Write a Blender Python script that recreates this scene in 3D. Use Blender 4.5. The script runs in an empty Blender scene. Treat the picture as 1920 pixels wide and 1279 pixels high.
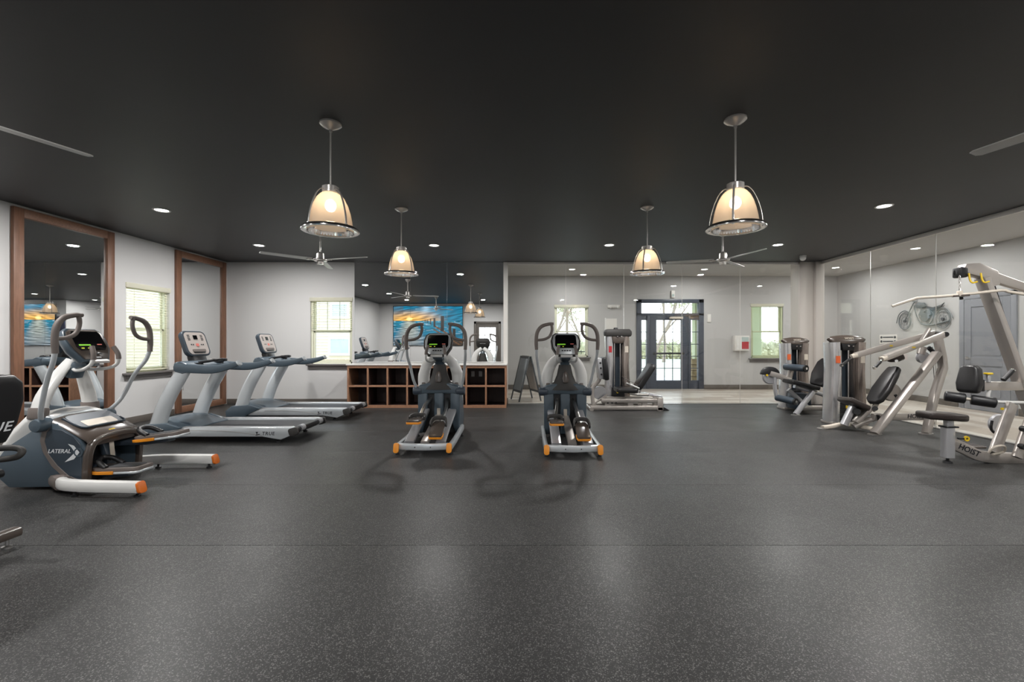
import bpy, bmesh, math, random
from mathutils import Vector, Matrix, Euler

# ------------------------------------------------------------------ camera, world, light, exposure
SC = bpy.context.scene
COL = SC.collection
FPX, HX, HY, CAMH = 820.0, 981.0, 643.0, 1.30          # focal length and vanishing point in the 1920x1279 frame
cam_d = bpy.data.cameras.new('camera')
cam_d.sensor_width = 36.0
cam_d.lens = FPX / 1920.0 * 36.0
cam_d.shift_x = -(HX - 960.0) / 1920.0
cam_d.shift_y = (HY - 639.5) / 1920.0
cam_d.clip_start = 0.02
cam = bpy.data.objects.new('camera', cam_d)
COL.objects.link(cam)
cam.location = (0, 0, CAMH)
cam.rotation_euler = (math.pi / 2, 0, 0)
SC.camera = cam

SC.view_settings.view_transform = 'Standard'
SC.view_settings.look = 'None'
SC.view_settings.gamma = 1.0
SC.view_settings.use_curve_mapping = False
SC.view_settings.exposure = 0.0
SC.cycles.max_bounces = 10
SC.cycles.diffuse_bounces = 5
SC.cycles.glossy_bounces = 5
SC.cycles.transmission_bounces = 8
SC.cycles.transparent_max_bounces = 24
SC.cycles.sample_clamp_indirect = 6.0
SC.cycles.caustics_reflective = False
SC.cycles.caustics_refractive = False
SC.cycles.use_denoising = True

DOWN_W, LOBBY_W, BULB_E, SKY_E = 56.0, 32.0, 26.0, 4.4
world = bpy.data.worlds.new('overcast_sky')
SC.world = world
world.use_nodes = True
wn = world.node_tree
bg = wn.nodes['Background']
tc = wn.nodes.new('ShaderNodeTexCoord')
sx = wn.nodes.new('ShaderNodeSeparateXYZ')
rp = wn.nodes.new('ShaderNodeValToRGB')
rp.color_ramp.elements[0].position = 0.0
rp.color_ramp.elements[0].color = (0.93, 0.95, 0.97, 1)
rp.color_ramp.elements[1].position = 0.7
rp.color_ramp.elements[1].color = (0.62, 0.78, 1.0, 1)
wn.links.new(tc.outputs['Generated'], sx.inputs[0])
wn.links.new(sx.outputs['Z'], rp.inputs['Fac'])
wn.links.new(rp.outputs['Color'], bg.inputs['Color'])
bg.inputs['Strength'].default_value = SKY_E

PI = math.pi


def portal(x, y, z, w, h, rot):
    l = bpy.data.lights.new('window_portal', 'AREA')
    l.shape = 'RECTANGLE'; l.size = w; l.size_y = h
    l.cycles.is_portal = True
    o = bpy.data.objects.new('window_portal', l); COL.objects.link(o)
    o.location = (x, y, z); o.rotation_euler = rot
    o['kind'] = 'helper'


# ------------------------------------------------------------------ materials
MATS = {}


def mat(name, col, rough=0.5, metal=0.0, spec=0.5, noise=None, bump=None, emit=None, coat=0.0, bright=0.0):
    """noise=(scale, amount[, stretch]) varies the colour, bump=(scale, strength)."""
    if name in MATS:
        return MATS[name]
    m = bpy.data.materials.new(name); m.use_nodes = True
    nt = m.node_tree; b = nt.nodes['Principled BSDF']
    b.inputs['Base Color'].default_value = (*col, 1)
    b.inputs['Roughness'].default_value = rough
    b.inputs['Metallic'].default_value = metal
    b.inputs['Specular IOR Level'].default_value = spec
    if coat:
        b.inputs['Coat Weight'].default_value = coat
        b.inputs['Coat Roughness'].default_value = 0.12
    if emit:
        b.inputs['Emission Color'].default_value = (*emit[0], 1)
        b.inputs['Emission Strength'].default_value = emit[1]
    if noise or bump:
        t = nt.nodes.new('ShaderNodeTexCoord')
        mp = nt.nodes.new('ShaderNodeMapping')
        nt.links.new(t.outputs['Object'], mp.inputs['Vector'])
        if noise and len(noise) > 2:
            mp.inputs['Scale'].default_value = noise[2]
    if noise:
        n = nt.nodes.new('ShaderNodeTexNoise')
        n.inputs['Scale'].default_value = noise[0]; n.inputs['Detail'].default_value = 5
        nt.links.new(mp.outputs[0], n.inputs['Vector'])
        r = nt.nodes.new('ShaderNodeValToRGB')
        a = noise[1]
        r.color_ramp.elements[0].position = 0.3
        r.color_ramp.elements[1].position = 0.7
        r.color_ramp.elements[0].color = (*[max(0, c * (1 - a)) for c in col], 1)
        r.color_ramp.elements[1].color = (*[min(1, c * (1 + a)) for c in col], 1)
        nt.links.new(n.outputs['Fac'], r.inputs['Fac'])
        nt.links.new(r.outputs['Color'], b.inputs['Base Color'])
    if bump:
        n2 = nt.nodes.new('ShaderNodeTexNoise')
        n2.inputs['Scale'].default_value = bump[0]; n2.inputs['Detail'].default_value = 3
        nt.links.new(t.outputs['Object'], n2.inputs['Vector'])
        bp = nt.nodes.new('ShaderNodeBump')
        bp.inputs['Strength'].default_value = bump[1]; bp.inputs['Distance'].default_value = 0.004
        nt.links.new(n2.outputs['Fac'], bp.inputs['Height'])
        nt.links.new(bp.outputs['Normal'], b.inputs['Normal'])
    MATS[name] = m
    return m


def srgb(r, g, b):
    def f(c):
        c /= 255.0
        return c / 12.92 if c <= 0.04045 else ((c + 0.055) / 1.055) ** 2.4
    return (f(r), f(g), f(b))


def mat_glass(name, tint=(1, 1, 1), ior=1.5, rough=0.0):
    m = bpy.data.materials.new(name); m.use_nodes = True
    nt = m.node_tree; nt.nodes.remove(nt.nodes['Principled BSDF'])
    out = nt.nodes['Material Output']
    tr = nt.nodes.new('ShaderNodeBsdfTransparent'); tr.inputs[0].default_value = (*tint, 1)
    gl = nt.nodes.new('ShaderNodeBsdfGlossy'); gl.inputs['Roughness'].default_value = rough
    fr = nt.nodes.new('ShaderNodeFresnel'); fr.inputs['IOR'].default_value = ior
    mx = nt.nodes.new('ShaderNodeMixShader')
    # leaving the pane uses the same reflectance as entering it (a thin pane does not bend the ray)
    ge = nt.nodes.new('ShaderNodeNewGeometry')
    mr = nt.nodes.new('ShaderNodeMapRange'); mr.inputs['To Min'].default_value = ior; mr.inputs['To Max'].default_value = 1 / ior
    nt.links.new(ge.outputs['Backfacing'], mr.inputs[0]); nt.links.new(mr.outputs[0], fr.inputs['IOR'])
    nt.links.new(fr.outputs[0], mx.inputs[0]); nt.links.new(tr.outputs[0], mx.inputs[1]); nt.links.new(gl.outputs[0], mx.inputs[2])
    nt.links.new(mx.outputs[0], out.inputs[0])
    MATS[name] = m
    return m


def mat_emit(name, col, strength):
    m = bpy.data.materials.new(name); m.use_nodes = True
    nt = m.node_tree; nt.nodes.remove(nt.nodes['Principled BSDF'])
    e = nt.nodes.new('ShaderNodeEmission'); e.inputs[0].default_value = (*col, 1); e.inputs[1].default_value = strength
    nt.links.new(e.outputs[0], nt.nodes['Material Output'].inputs[0])
    MATS[name] = m
    return m


def mat_rubber():
    m = bpy.data.materials.new('rubber_floor'); m.use_nodes = True
    nt = m.node_tree; b = nt.nodes['Principled BSDF']
    g = nt.nodes.new('ShaderNodeNewGeometry')
    v = nt.nodes.new('ShaderNodeTexVoronoi'); v.inputs['Scale'].default_value = 240
    nt.links.new(g.outputs['Position'], v.inputs['Vector'])
    s = nt.nodes.new('ShaderNodeSeparateColor'); nt.links.new(v.outputs['Color'], s.inputs[0])
    r = nt.nodes.new('ShaderNodeValToRGB')
    e = r.color_ramp.elements
    e[0].position = 0.0; e[0].color = (0.014, 0.014, 0.014, 1)
    e[1].position = 0.76; e[1].color = (0.028, 0.028, 0.0275, 1)
    k = e.new(0.87); k.color = (0.085, 0.083, 0.079, 1)
    k = e.new(1.0); k.color = (0.15, 0.147, 0.142, 1)
    nt.links.new(s.outputs[0], r.inputs['Fac'])
    n = nt.nodes.new('ShaderNodeTexNoise'); n.inputs['Scale'].default_value = 1.3; n.inputs['Detail'].default_value = 6
    nt.links.new(g.outputs['Position'], n.inputs['Vector'])
    mx = nt.nodes.new('ShaderNodeMix'); mx.data_type = 'RGBA'; mx.blend_type = 'MULTIPLY'
    mx.inputs[0].default_value = 0.35
    r2 = nt.nodes.new('ShaderNodeValToRGB')
    r2.color_ramp.elements[0].position = 0.35; r2.color_ramp.elements[0].color = (0.72, 0.72, 0.72, 1)
    r2.color_ramp.elements[1].position = 0.65; r2.color_ramp.elements[1].color = (1.0, 1.0, 1.0, 1)
    nt.links.new(n.outputs['Fac'], r2.inputs['Fac'])
    nt.links.new(r.outputs['Color'], mx.inputs[6]); nt.links.new(r2.outputs['Color'], mx.inputs[7])
    nt.links.new(mx.outputs[2], b.inputs['Base Color'])
    mr = nt.nodes.new('ShaderNodeMapRange')
    mr.inputs['From Min'].default_value = 0.3; mr.inputs['From Max'].default_value = 0.7
    mr.inputs['To Min'].default_value = 0.28; mr.inputs['To Max'].default_value = 0.38
    nt.links.new(n.outputs['Fac'], mr.inputs[0])
    oi = nt.nodes.new('ShaderNodeObjectInfo')                     # every roll is worn a little differently
    ro = nt.nodes.new('ShaderNodeMath'); ro.operation = 'MULTIPLY_ADD'; ro.inputs[1].default_value = 0.12
    nt.links.new(oi.outputs['Random'], ro.inputs[0]); nt.links.new(mr.outputs[0], ro.inputs[2])
    nt.links.new(ro.outputs[0], b.inputs['Roughness'])
    b.inputs['Specular IOR Level'].default_value = 0.31
    bp = nt.nodes.new('ShaderNodeBump'); bp.inputs['Strength'].default_value = 0.25; bp.inputs['Distance'].default_value = 0.002
    nt.links.new(s.outputs[1], bp.inputs['Height']); nt.links.new(bp.outputs[0], b.inputs['Normal'])
    MATS['rubber_floor'] = m
    return m


def mat_shade():
    m = bpy.data.materials.new('ribbed_glass_shade'); m.use_nodes = True
    nt = m.node_tree; nt.nodes.remove(nt.nodes['Principled BSDF'])
    out = nt.nodes['Material Output']
    tr = nt.nodes.new('ShaderNodeBsdfTransparent'); tr.inputs[0].default_value = (1.0, 0.93, 0.84, 1)
    tl = nt.nodes.new('ShaderNodeBsdfTranslucent'); tl.inputs[0].default_value = (1.0, 0.84, 0.68, 1)
    df = nt.nodes.new('ShaderNodeBsdfDiffuse'); df.inputs[0].default_value = (0.85, 0.74, 0.65, 1)
    gl = nt.nodes.new('ShaderNodeBsdfGlossy'); gl.inputs['Roughness'].default_value = 0.12
    m1 = nt.nodes.new('ShaderNodeMixShader'); m1.inputs[0].default_value = 0.4
    m2 = nt.nodes.new('ShaderNodeMixShader'); m2.inputs[0].default_value = 0.74
    m3 = nt.nodes.new('ShaderNodeMixShader')
    fr = nt.nodes.new('ShaderNodeFresnel'); fr.inputs[0].default_value = 1.45
    L = nt.links.new
    L(tl.outputs[0], m1.inputs[1]); L(df.outputs[0], m1.inputs[2])
    L(tr.outputs[0], m2.inputs[1]); L(m1.outputs[0], m2.inputs[2])
    L(fr.outputs[0], m3.inputs[0]); L(m2.outputs[0], m3.inputs[1]); L(gl.outputs[0], m3.inputs[2])
    L(m3.outputs[0], out.inputs[0])
    MATS['ribbed_glass_shade'] = m
    return m


mat('wall_paint', srgb(208, 207, 206), 0.6, bump=(60, 0.05))
mat('lobby_paint', srgb(184, 183, 182), 0.6, bump=(60, 0.05))
mat('ceiling_black', srgb(46, 46, 47), 0.55, noise=(0.6, 0.12), bump=(80, 0.08))
mat('ceiling_lobby', srgb(190, 188, 185), 0.7)
mat('base_grey', srgb(96, 90, 84), 0.5)
mat('sill_grey', srgb(104, 100, 98), 0.45)
mat('white_trim', srgb(222, 219, 214), 0.45)
mat('column_paint', srgb(206, 199, 192), 0.5)
mat('window_frame', srgb(225, 226, 205), 0.5)
mat('blind_solid', srgb(240, 238, 222), 0.5)
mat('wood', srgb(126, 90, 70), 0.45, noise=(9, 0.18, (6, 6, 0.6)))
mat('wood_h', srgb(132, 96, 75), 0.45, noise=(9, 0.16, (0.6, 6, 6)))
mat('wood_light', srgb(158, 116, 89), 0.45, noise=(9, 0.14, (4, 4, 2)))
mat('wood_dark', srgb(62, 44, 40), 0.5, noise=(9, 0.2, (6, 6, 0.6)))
mat('quartz', srgb(226, 224, 219), 0.25, noise=(30, 0.04))
mat('silver', srgb(200, 200, 203), 0.30, 0.6)
mat('silver_warm', srgb(188, 181, 175), 0.30, 0.6)
mat('silver_paint', srgb(208, 213, 216), 0.28, 0.4, coat=0.2)
mat('chrome', (0.82, 0.80, 0.78), 0.14, 1.0)
mat('steel', (0.62, 0.60, 0.58), 0.28, 1.0)
mat('nickel', (0.66, 0.63, 0.60), 0.25, 0.6)
mat('tower_silver', srgb(214, 213, 214), 0.24, 0.75)
mat('tower_warm_grey', srgb(166, 154, 146), 0.24, 0.75)  # darker, browner tone for the right-hand stack shroud
mat('white_plastic', srgb(224, 223, 220), 0.3, coat=0.2)
mat('grip_grey', srgb(112, 103, 98), 0.55)
mat('grip_dark', srgb(52, 50, 48), 0.6)
mat('slate', srgb(74, 87, 97), 0.35, coat=0.15)
mat('slate_dark', srgb(56, 66, 76), 0.38)
mat('navy', srgb(60, 69, 80), 0.4, coat=0.1)
mat('taupe', srgb(80, 71, 65), 0.26, coat=0.3)
mat('black_plastic', srgb(26, 26, 28), 0.4)
mat('black_gloss', srgb(12, 12, 14), 0.12)
mat('vinyl', srgb(30, 29, 30), 0.36, bump=(120, 0.08))
mat('vinyl_brown', srgb(46, 38, 35), 0.36, bump=(120, 0.08))
mat('orange', srgb(238, 150, 40), 0.4)
mat('orange_deep', srgb(226, 116, 36), 0.4)
mat('yellow', srgb(226, 190, 40), 0.4)
mat('red', srgb(176, 44, 52), 0.5)
mat('label_cream', srgb(206, 196, 182), 0.5)
mat('label_orange', srgb(214, 98, 52), 0.5)
mat('led_green', (0.2, 0.5, 0.05), 0.4, emit=((0.35, 1.0, 0.05), 0.3))
mat('led_yellow', (0.7, 0.8, 0.05), 0.4, emit=((0.8, 0.9, 0.05), 0.3))
mat('led_red', (0.6, 0.15, 0.12), 0.4, emit=((0.9, 0.25, 0.2), 0.12))
mat('panel_pink', srgb(188, 178, 172), 0.4)
mat('belt', srgb(44, 45, 48), 0.6)
mat('ink', srgb(30, 32, 38), 0.5)
mat('white_ink', srgb(232, 234, 236), 0.5)
mat('door_dark', srgb(66, 72, 84), 0.4)
mat('door_grey', srgb(134, 136, 142), 0.4)
mat('art_metal', srgb(110, 116, 118), 0.5, 0.3)
mat('board_frame', srgb(70, 74, 78), 0.5)
mat('chalk', srgb(160, 168, 175), 0.6)
mat('tile_tan', srgb(196, 180, 162), 0.32, noise=(5, 0.12, (5, 0.8, 1)))
mat('mirror', (0.90, 0.91, 0.91), 0.0, 1.0)
mat('fan_blade', srgb(206, 206, 204), 0.35, 0.2)
mat('grass', srgb(182, 178, 156), 0.9, noise=(3, 0.25))
mat('concrete', srgb(212, 208, 200), 0.8, noise=(2, 0.06))
mat('siding', srgb(214, 204, 178), 0.7)
mat('siding_white', srgb(238, 236, 228), 0.6)
mat('bark', srgb(150, 136, 120), 0.8)
mat('leaf', srgb(178, 176, 140), 0.7, noise=(2, 0.3))
mat('porch_green', srgb(196, 204, 168), 0.6)
mat('stone', srgb(150, 128, 92), 0.8, noise=(8, 0.3))
mat('fence', srgb(186, 164, 128), 0.8)
mat('iron', srgb(46, 48, 50), 0.5)
mat('house_glass', srgb(176, 192, 190), 0.15)
mat('navy_paint', srgb(34, 38, 66), 0.5)
mat_glass('clear_glass', (0.985, 0.995, 0.99))
mat_glass('window_glass', (0.97, 0.98, 0.98))
mat_emit('lens_glow', (1.0, 0.96, 0.9), 14.0)
mat_emit('bulb_glow', (1.0, 0.80, 0.55), BULB_E)
def mat_slat():
    m = bpy.data.materials.new('blind'); m.use_nodes = True
    nt = m.node_tree; nt.nodes.remove(nt.nodes['Principled BSDF'])
    d = nt.nodes.new('ShaderNodeBsdfDiffuse'); d.inputs[0].default_value = (*srgb(244, 242, 228), 1)
    t = nt.nodes.new('ShaderNodeBsdfTranslucent'); t.inputs[0].default_value = (*srgb(244, 242, 222), 1)
    x = nt.nodes.new('ShaderNodeMixShader'); x.inputs[0].default_value = .4
    nt.links.new(d.outputs[0], x.inputs[1]); nt.links.new(t.outputs[0], x.inputs[2])
    nt.links.new(x.outputs[0], nt.nodes['Material Output'].inputs[0])
    MATS['blind'] = m


mat_rubber(); mat_shade(); mat_slat()


# ------------------------------------------------------------------ mesh helpers
OFF = [Vector((0, 0, 0))]


def V(*a):
    return Vector(a if len(a) > 1 else a[0])


def P(px, py, Y):
    """a point at depth Y seen at the measured picture position"""
    return Vector(((px - HX) * Y / FPX, Y, CAMH - (py - HY) * Y / FPX))


def smooth_path(pts, n):
    pts = [Vector(p) for p in pts]
    if n <= 1 or len(pts) < 3:
        return pts
    out = []
    for i in range(len(pts) - 1):
        p0 = pts[max(i - 1, 0)]; p1 = pts[i]; p2 = pts[i + 1]; p3 = pts[min(i + 2, len(pts) - 1)]
        for k in range(n):
            t = k / n
            out.append(0.5 * ((2 * p1) + (p2 - p0) * t + (2 * p0 - 5 * p1 + 4 * p2 - p3) * t * t + (3 * p1 - p0 - 3 * p2 + p3) * t ** 3))
    out.append(pts[-1])
    return out


class MB:
    def __init__(self):
        self.v = []; self.f = []

    def add(self, vs, fs):
        n = len(self.v)
        self.v += [Vector(p) for p in vs]
        self.f += [[i + n for i in f] for f in fs]
        return self

    def box(self, c, s, rot=None):
        vs = []
        for dx in (-.5, .5):
            for dy in (-.5, .5):
                for dz in (-.5, .5):
                    p = Vector((dx * s[0], dy * s[1], dz * s[2]))
                    if rot is not None:
                        p = rot @ p
                    vs.append(Vector(c) + p)
        return self.add(vs, [[0, 1, 3, 2], [4, 6, 7, 5], [0, 4, 5, 1], [2, 3, 7, 6], [0, 2, 6, 4], [1, 5, 7, 3]])

    def bb(self, x0, x1, y0, y1, z0, z1):
        return self.box(((x0 + x1) / 2, (y0 + y1) / 2, (z0 + z1) / 2), (x1 - x0, y1 - y0, z1 - z0))

    def sweep(self, pts, prof, up=(0, 0, 1), scale=None, closed=False):
        """prof: list of (a, b): a along the side vector, b along the up vector"""
        pts = [Vector(p) for p in pts]; n = len(pts); m = len(prof); vs = []
        upv = Vector(up)
        prev = None
        for i, p in enumerate(pts):
            if closed:
                t = pts[(i + 1) % n] - pts[i - 1]
            else:
                t = pts[min(i + 1, n - 1)] - pts[max(i - 1, 0)]
            t.normalize()
            side = t.cross(upv)
            if side.length < 0.05:
                side = prev.copy() if prev is not None else t.cross(Vector((0, 1, 0.01)))
            side.normalize()
            if prev is not None and side.dot(prev) < 0:
                side = -side
            prev = side
            u = side.cross(t).normalized()
            if u.dot(upv) < 0 and abs(u.dot(upv)) > 0.1:
                u = -u
            k = 1.0 if scale is None else scale[i] if not isinstance(scale, (int, float)) else scale
            ka, kb = k if isinstance(k, tuple) else (k, k)
            for a, b in prof:
                vs.append(p + side * a * ka + u * b * kb)
        fs = []
        for i in range(n if closed else n - 1):
            for j in range(m):
                a = i * m + j; b = i * m + (j + 1) % m
                c = ((i + 1) % n) * m + (j + 1) % m; d = ((i + 1) % n) * m + j
                fs.append([a, b, c, d])
        if not closed:
            fs.append(list(range(m))[::-1]); fs.append([(n - 1) * m + j for j in range(m)])
        return self.add(vs, fs)

    def tube(self, pts, r, seg=10, sm=1, closed=False):
        pts = smooth_path(pts, sm); n = len(pts)
        # parallel transport frames
        vs = []; nrm = None
        for i, p in enumerate(pts):
            if closed:
                t = (pts[(i + 1) % n] - pts[i - 1]).normalized()
            else:
                t = (pts[min(i + 1, n - 1)] - pts[max(i - 1, 0)]).normalized()
            if nrm is None:
                nrm = t.orthogonal().normalized()
            else:
                nrm = (nrm - t * nrm.dot(t))
                if nrm.length < 1e-5:
                    nrm = t.orthogonal()
                nrm.normalize()
            bn = t.cross(nrm)
            rr = r if isinstance(r, (int, float)) else r[min(int(i / max(n - 1, 1) * (len(r) - 1) + .5), len(r) - 1)]
            for j in range(seg):
                a = 2 * PI * j / seg
                vs.append(p + nrm * math.cos(a) * rr + bn * math.sin(a) * rr)
        fs = []
        for i in range(n if closed else n - 1):
            for j in range(seg):
                fs.append([i * seg + j, i * seg + (j + 1) % seg, ((i + 1) % n) * seg + (j + 1) % seg, ((i + 1) % n) * seg + j])
        if not closed:
            fs.append(list(range(seg))[::-1]); fs.append([(n - 1) * seg + j for j in range(seg)])
        return self.add(vs, fs)

    def bar(self, p0, p1, w, h, up=(0, 0, 1)):
        return self.sweep([p0, p1], [(-w / 2, -h / 2), (w / 2, -h / 2), (w / 2, h / 2), (-w / 2, h / 2)], up)

    def rbar(self, pts, w, h, up=(0, 0, 1), sm=1, scale=None, r=0.3, closed=False):
        """rounded rectangular section along a path"""
        pts = smooth_path(pts, sm)
        c = min(w, h) * r; prof = []
        for sx_, sy_, a0 in ((1, 1, 0), (-1, 1, 90), (-1, -1, 180), (1, -1, 270)):
            for k in (0, 45, 90):
                a = math.radians(a0 + k)
                prof.append((sx_ * (w / 2 - c) + c * math.cos(a), sy_ * (h / 2 - c) + c * math.sin(a)))
        if isinstance(scale, list) and len(scale) != len(pts):
            n = len(pts); ns = []
            for i in range(n):
                t = i / (n - 1) * (len(scale) - 1); k = min(int(t), len(scale) - 2); fr = t - k
                a, b = scale[k], scale[k + 1]
                if not isinstance(a, tuple): a = (a, a)
                if not isinstance(b, tuple): b = (b, b)
                ns.append((a[0] + (b[0] - a[0]) * fr, a[1] + (b[1] - a[1]) * fr))
            scale = ns
        return self.sweep(pts, prof, up, scale, closed)

    def oval(self, pts, w, h, up=(0, 0, 1), sm=1, scale=None, seg=16):
        pts = smooth_path(pts, sm)
        prof = [(w / 2 * math.cos(2 * PI * k / seg), h / 2 * math.sin(2 * PI * k / seg)) for k in range(seg)]
        if isinstance(scale, list) and len(scale) != len(pts):
            n = len(pts); ns = []
            for i in range(n):
                t = i / (n - 1) * (len(scale) - 1); k = min(int(t), len(scale) - 2); fr = t - k
                ns.append(scale[k] + (scale[k + 1] - scale[k]) * fr)
            scale = ns
        return self.sweep(pts, prof, up, scale)

    def lathe(self, prof, c=(0, 0, 0), axis=(0, 0, 1), seg=28, closed=False):
        q = Vector((0, 0, 1)).rotation_difference(Vector(axis).normalized()).to_matrix()
        vs = []; n = len(prof)
        for r, z in prof:
            for j in range(seg):
                a = 2 * PI * j / seg
                vs.append(Vector(c) + q @ Vector((r * math.cos(a), r * math.sin(a), z)))
        fs = []
        for i in range(n if closed else n - 1):
            for j in range(seg):
                fs.append([i * seg + j, i * seg + (j + 1) % seg, ((i + 1) % n) * seg + (j + 1) % seg, ((i + 1) % n) * seg + j])
        if not closed:
            if prof[0][0] > 1e-4: fs.append(list(range(seg))[::-1])
            if prof[-1][0] > 1e-4: fs.append([(n - 1) * seg + j for j in range(seg)])
        return self.add(vs, fs)

    def cyl(self, p0, p1, r, seg=20):
        d = Vector(p1) - Vector(p0)
        return self.lathe([(r, 0), (r, d.length)], p0, d, seg)

    def ext(self, poly, a0, a1, plane='xz'):
        n = len(poly); vs = []
        for a in (a0, a1):
            for u, w in poly:
                vs.append({'xz': (u, a, w), 'yz': (a, u, w), 'xy': (u, w, a)}[plane])
        fs = [list(range(n))[::-1], [n + i for i in range(n)]]
        for i in range(n):
            fs.append([i, (i + 1) % n, n + (i + 1) % n, n + i])
        return self.add(vs, fs)

    def loft(self, rings, cap=True):
        m = len(rings[0]); vs = [p for r in rings for p in r]; fs = []
        for i in range(len(rings) - 1):
            for j in range(m):
                fs.append([i * m + j, i * m + (j + 1) % m, (i + 1) * m + (j + 1) % m, (i + 1) * m + j])
        if cap:
            fs.append(list(range(m))[::-1]); fs.append([(len(rings) - 1) * m + j for j in range(m)])
        return self.add(vs, fs)

    def sphere(self, c, r, seg=16, sc=(1, 1, 1)):
        n = seg // 2
        prof = [(max(r * math.sin(PI * i / n), 0.0001), -r * math.cos(PI * i / n)) for i in range(n + 1)]
        k = len(self.v)
        self.lathe(prof, (0, 0, 0), seg=seg)
        for i in range(k, len(self.v)):
            p = self.v[i]
            self.v[i] = Vector((p.x * sc[0] + c[0], p.y * sc[1] + c[1], p.z * sc[2] + c[2]))
        return self

    def xf(self, m):
        self.v = [m @ p for p in self.v]
        return self

    def build(self, name, material, parent=None, bevel=0.0, bseg=2, ang=35, world=None):
        off = Vector((0, 0, 0)) if parent is None else OFF[0]
        me = bpy.data.meshes.new(name)
        bm = bmesh.new()
        bvs = [bm.verts.new(p - off) for p in self.v]
        for f in self.f:
            try:
                bm.faces.new([bvs[i] for i in f])
            except ValueError:
                pass
        bmesh.ops.recalc_face_normals(bm, faces=bm.faces)
        if bevel > 0:
            es = [e for e in bm.edges if len(e.link_faces) == 2 and e.calc_face_angle(0) > math.radians(ang)]
            bmesh.ops.bevel(bm, geom=es, offset=bevel, segments=bseg, profile=0.5, affect='EDGES', clamp_overlap=True)
        bm.to_mesh(me); bm.free()
        for p in me.polygons:
            p.use_smooth = True
        me.set_sharp_from_angle(angle=math.radians(38))
        me.materials.append(MATS[material] if isinstance(material, str) else material)
        o = bpy.data.objects.new(name, me); COL.objects.link(o)
        if parent is not None:
            o.parent = parent
        return o


def tag(o, label=None, cat=None, group=None, kind=None):
    if label: o['label'] = label
    if cat: o['category'] = cat
    if group: o['group'] = group
    if kind: o['kind'] = kind
    return o


def empty(name, loc, label, cat, group=None, rz=0.0, kind=None, world=True):
    """an Empty at the base of a thing; world=True: its parts are given in room coordinates"""
    o = bpy.data.objects.new(name, None); COL.objects.link(o)
    o.empty_display_size = 0.1
    o.location = loc; o.rotation_euler = (0, 0, rz)
    OFF[0] = Vector(loc) if world else Vector((0, 0, 0))
    return tag(o, label, cat, group, kind)


def copy_tree(o, parent=None):
    c = o.copy(); COL.objects.link(c)
    if parent is not None: c.parent = parent
    for ch in list(o.children):
        copy_tree(ch, c)
    return c


def text(s, size, material, parent, m, name='lettering', shear=0.0, space=1.0, extrude=0.0008):
    cu = bpy.data.curves.new('txt', 'FONT')
    cu.body = s; cu.size = size; cu.extrude = extrude; cu.align_x = 'CENTER'; cu.align_y = 'CENTER'
    cu.shear = shear; cu.space_character = space; cu.resolution_u = 2
    cu.offset = size * 0.012
    t = bpy.data.objects.new('txt', cu)
    COL.objects.link(t)
    bpy.context.view_layer.update()
    me = bpy.data.meshes.new_from_object(t.evaluated_get(bpy.context.evaluated_depsgraph_get()))
    bpy.data.objects.remove(t)
    me.name = name
    off = OFF[0] if parent is not None else Vector((0, 0, 0))
    me.transform(Matrix.Translation(-off) @ m)
    me.materials.clear(); me.materials.append(MATS[material])
    o = bpy.data.objects.new(name, me); COL.objects.link(o)
    if parent is not None: o.parent = parent
    return o


def basis(o, x, y):
    """matrix whose local x, y lie along the given directions, at o"""
    x = Vector(x).normalized(); y = Vector(y); y = (y - x * y.dot(x)).normalized(); z = x.cross(y)
    return Matrix(((x.x, y.x, z.x, o[0]), (x.y, y.y, z.y, o[1]), (x.z, y.z, z.z, o[2]), (0, 0, 0, 1)))


def rrect(w, h, r, n=4):
    pts = []
    for sx_, sy_, a0 in ((1, 1, 0), (-1, 1, 90), (-1, -1, 180), (1, -1, 270)):
        for k in range(n + 1):
            a = math.radians(a0 + 90 * k / n)
            pts.append((sx_ * (w / 2 - r) + r * math.cos(a), sy_ * (h / 2 - r) + r * math.sin(a)))
    return pts


def pad(name, m, outline, thick, material, parent, bevel=0.02, seg=3):
    """an upholstered pad: outline in the local xy plane, soft edges"""
    mb = MB().ext(outline, -thick / 2, thick / 2, 'xy').xf(m)
    return mb.build(name, material, parent, bevel, seg, 50)


def grid_wall(axis, at0, at1, u0, u1, z0, z1, holes):
    """a wall slab with rectangular openings. axis 'y': runs along x; axis 'x': runs along y"""
    us = sorted({u0, u1, *[h[0] for h in holes], *[h[1] for h in holes]})
    zs = sorted({z0, z1, *[h[2] for h in holes], *[h[3] for h in holes]})
    mb = MB()
    # merge cells column by column
    for i in range(len(us) - 1):
        run = None
        for j in range(len(zs) - 1):
            uc, zc = (us[i] + us[i + 1]) / 2, (zs[j] + zs[j + 1]) / 2
            hole = any(h[0] < uc < h[1] and h[2] < zc < h[3] for h in holes)
            if hole:
                if run: _cell(mb, axis, at0, at1, us[i], us[i + 1], *run); run = None
            else:
                run = (run[0] if run else zs[j], zs[j + 1])
        if run: _cell(mb, axis, at0, at1, us[i], us[i + 1], *run)
    return mb


def _cell(mb, axis, a0, a1, u0, u1, z0, z1):
    if axis == 'y': mb.bb(u0, u1, a0, a1, z0, z1)
    else: mb.bb(a0, a1, u0, u1, z0, z1)

# ------------------------------------------------------------------ the room
XL, XR, D, YR, H = -6.30, 6.28, 9.31, -0.60, 3.02
LY, LX, LH = 12.25, 8.80, 3.17
AY0, AY1, AX = 1.20, 2.90, 9.80                     # the bay beside the camera with the second screen


def struct(o, label, cat):
    return tag(o, label, cat, kind='structure')


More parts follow.
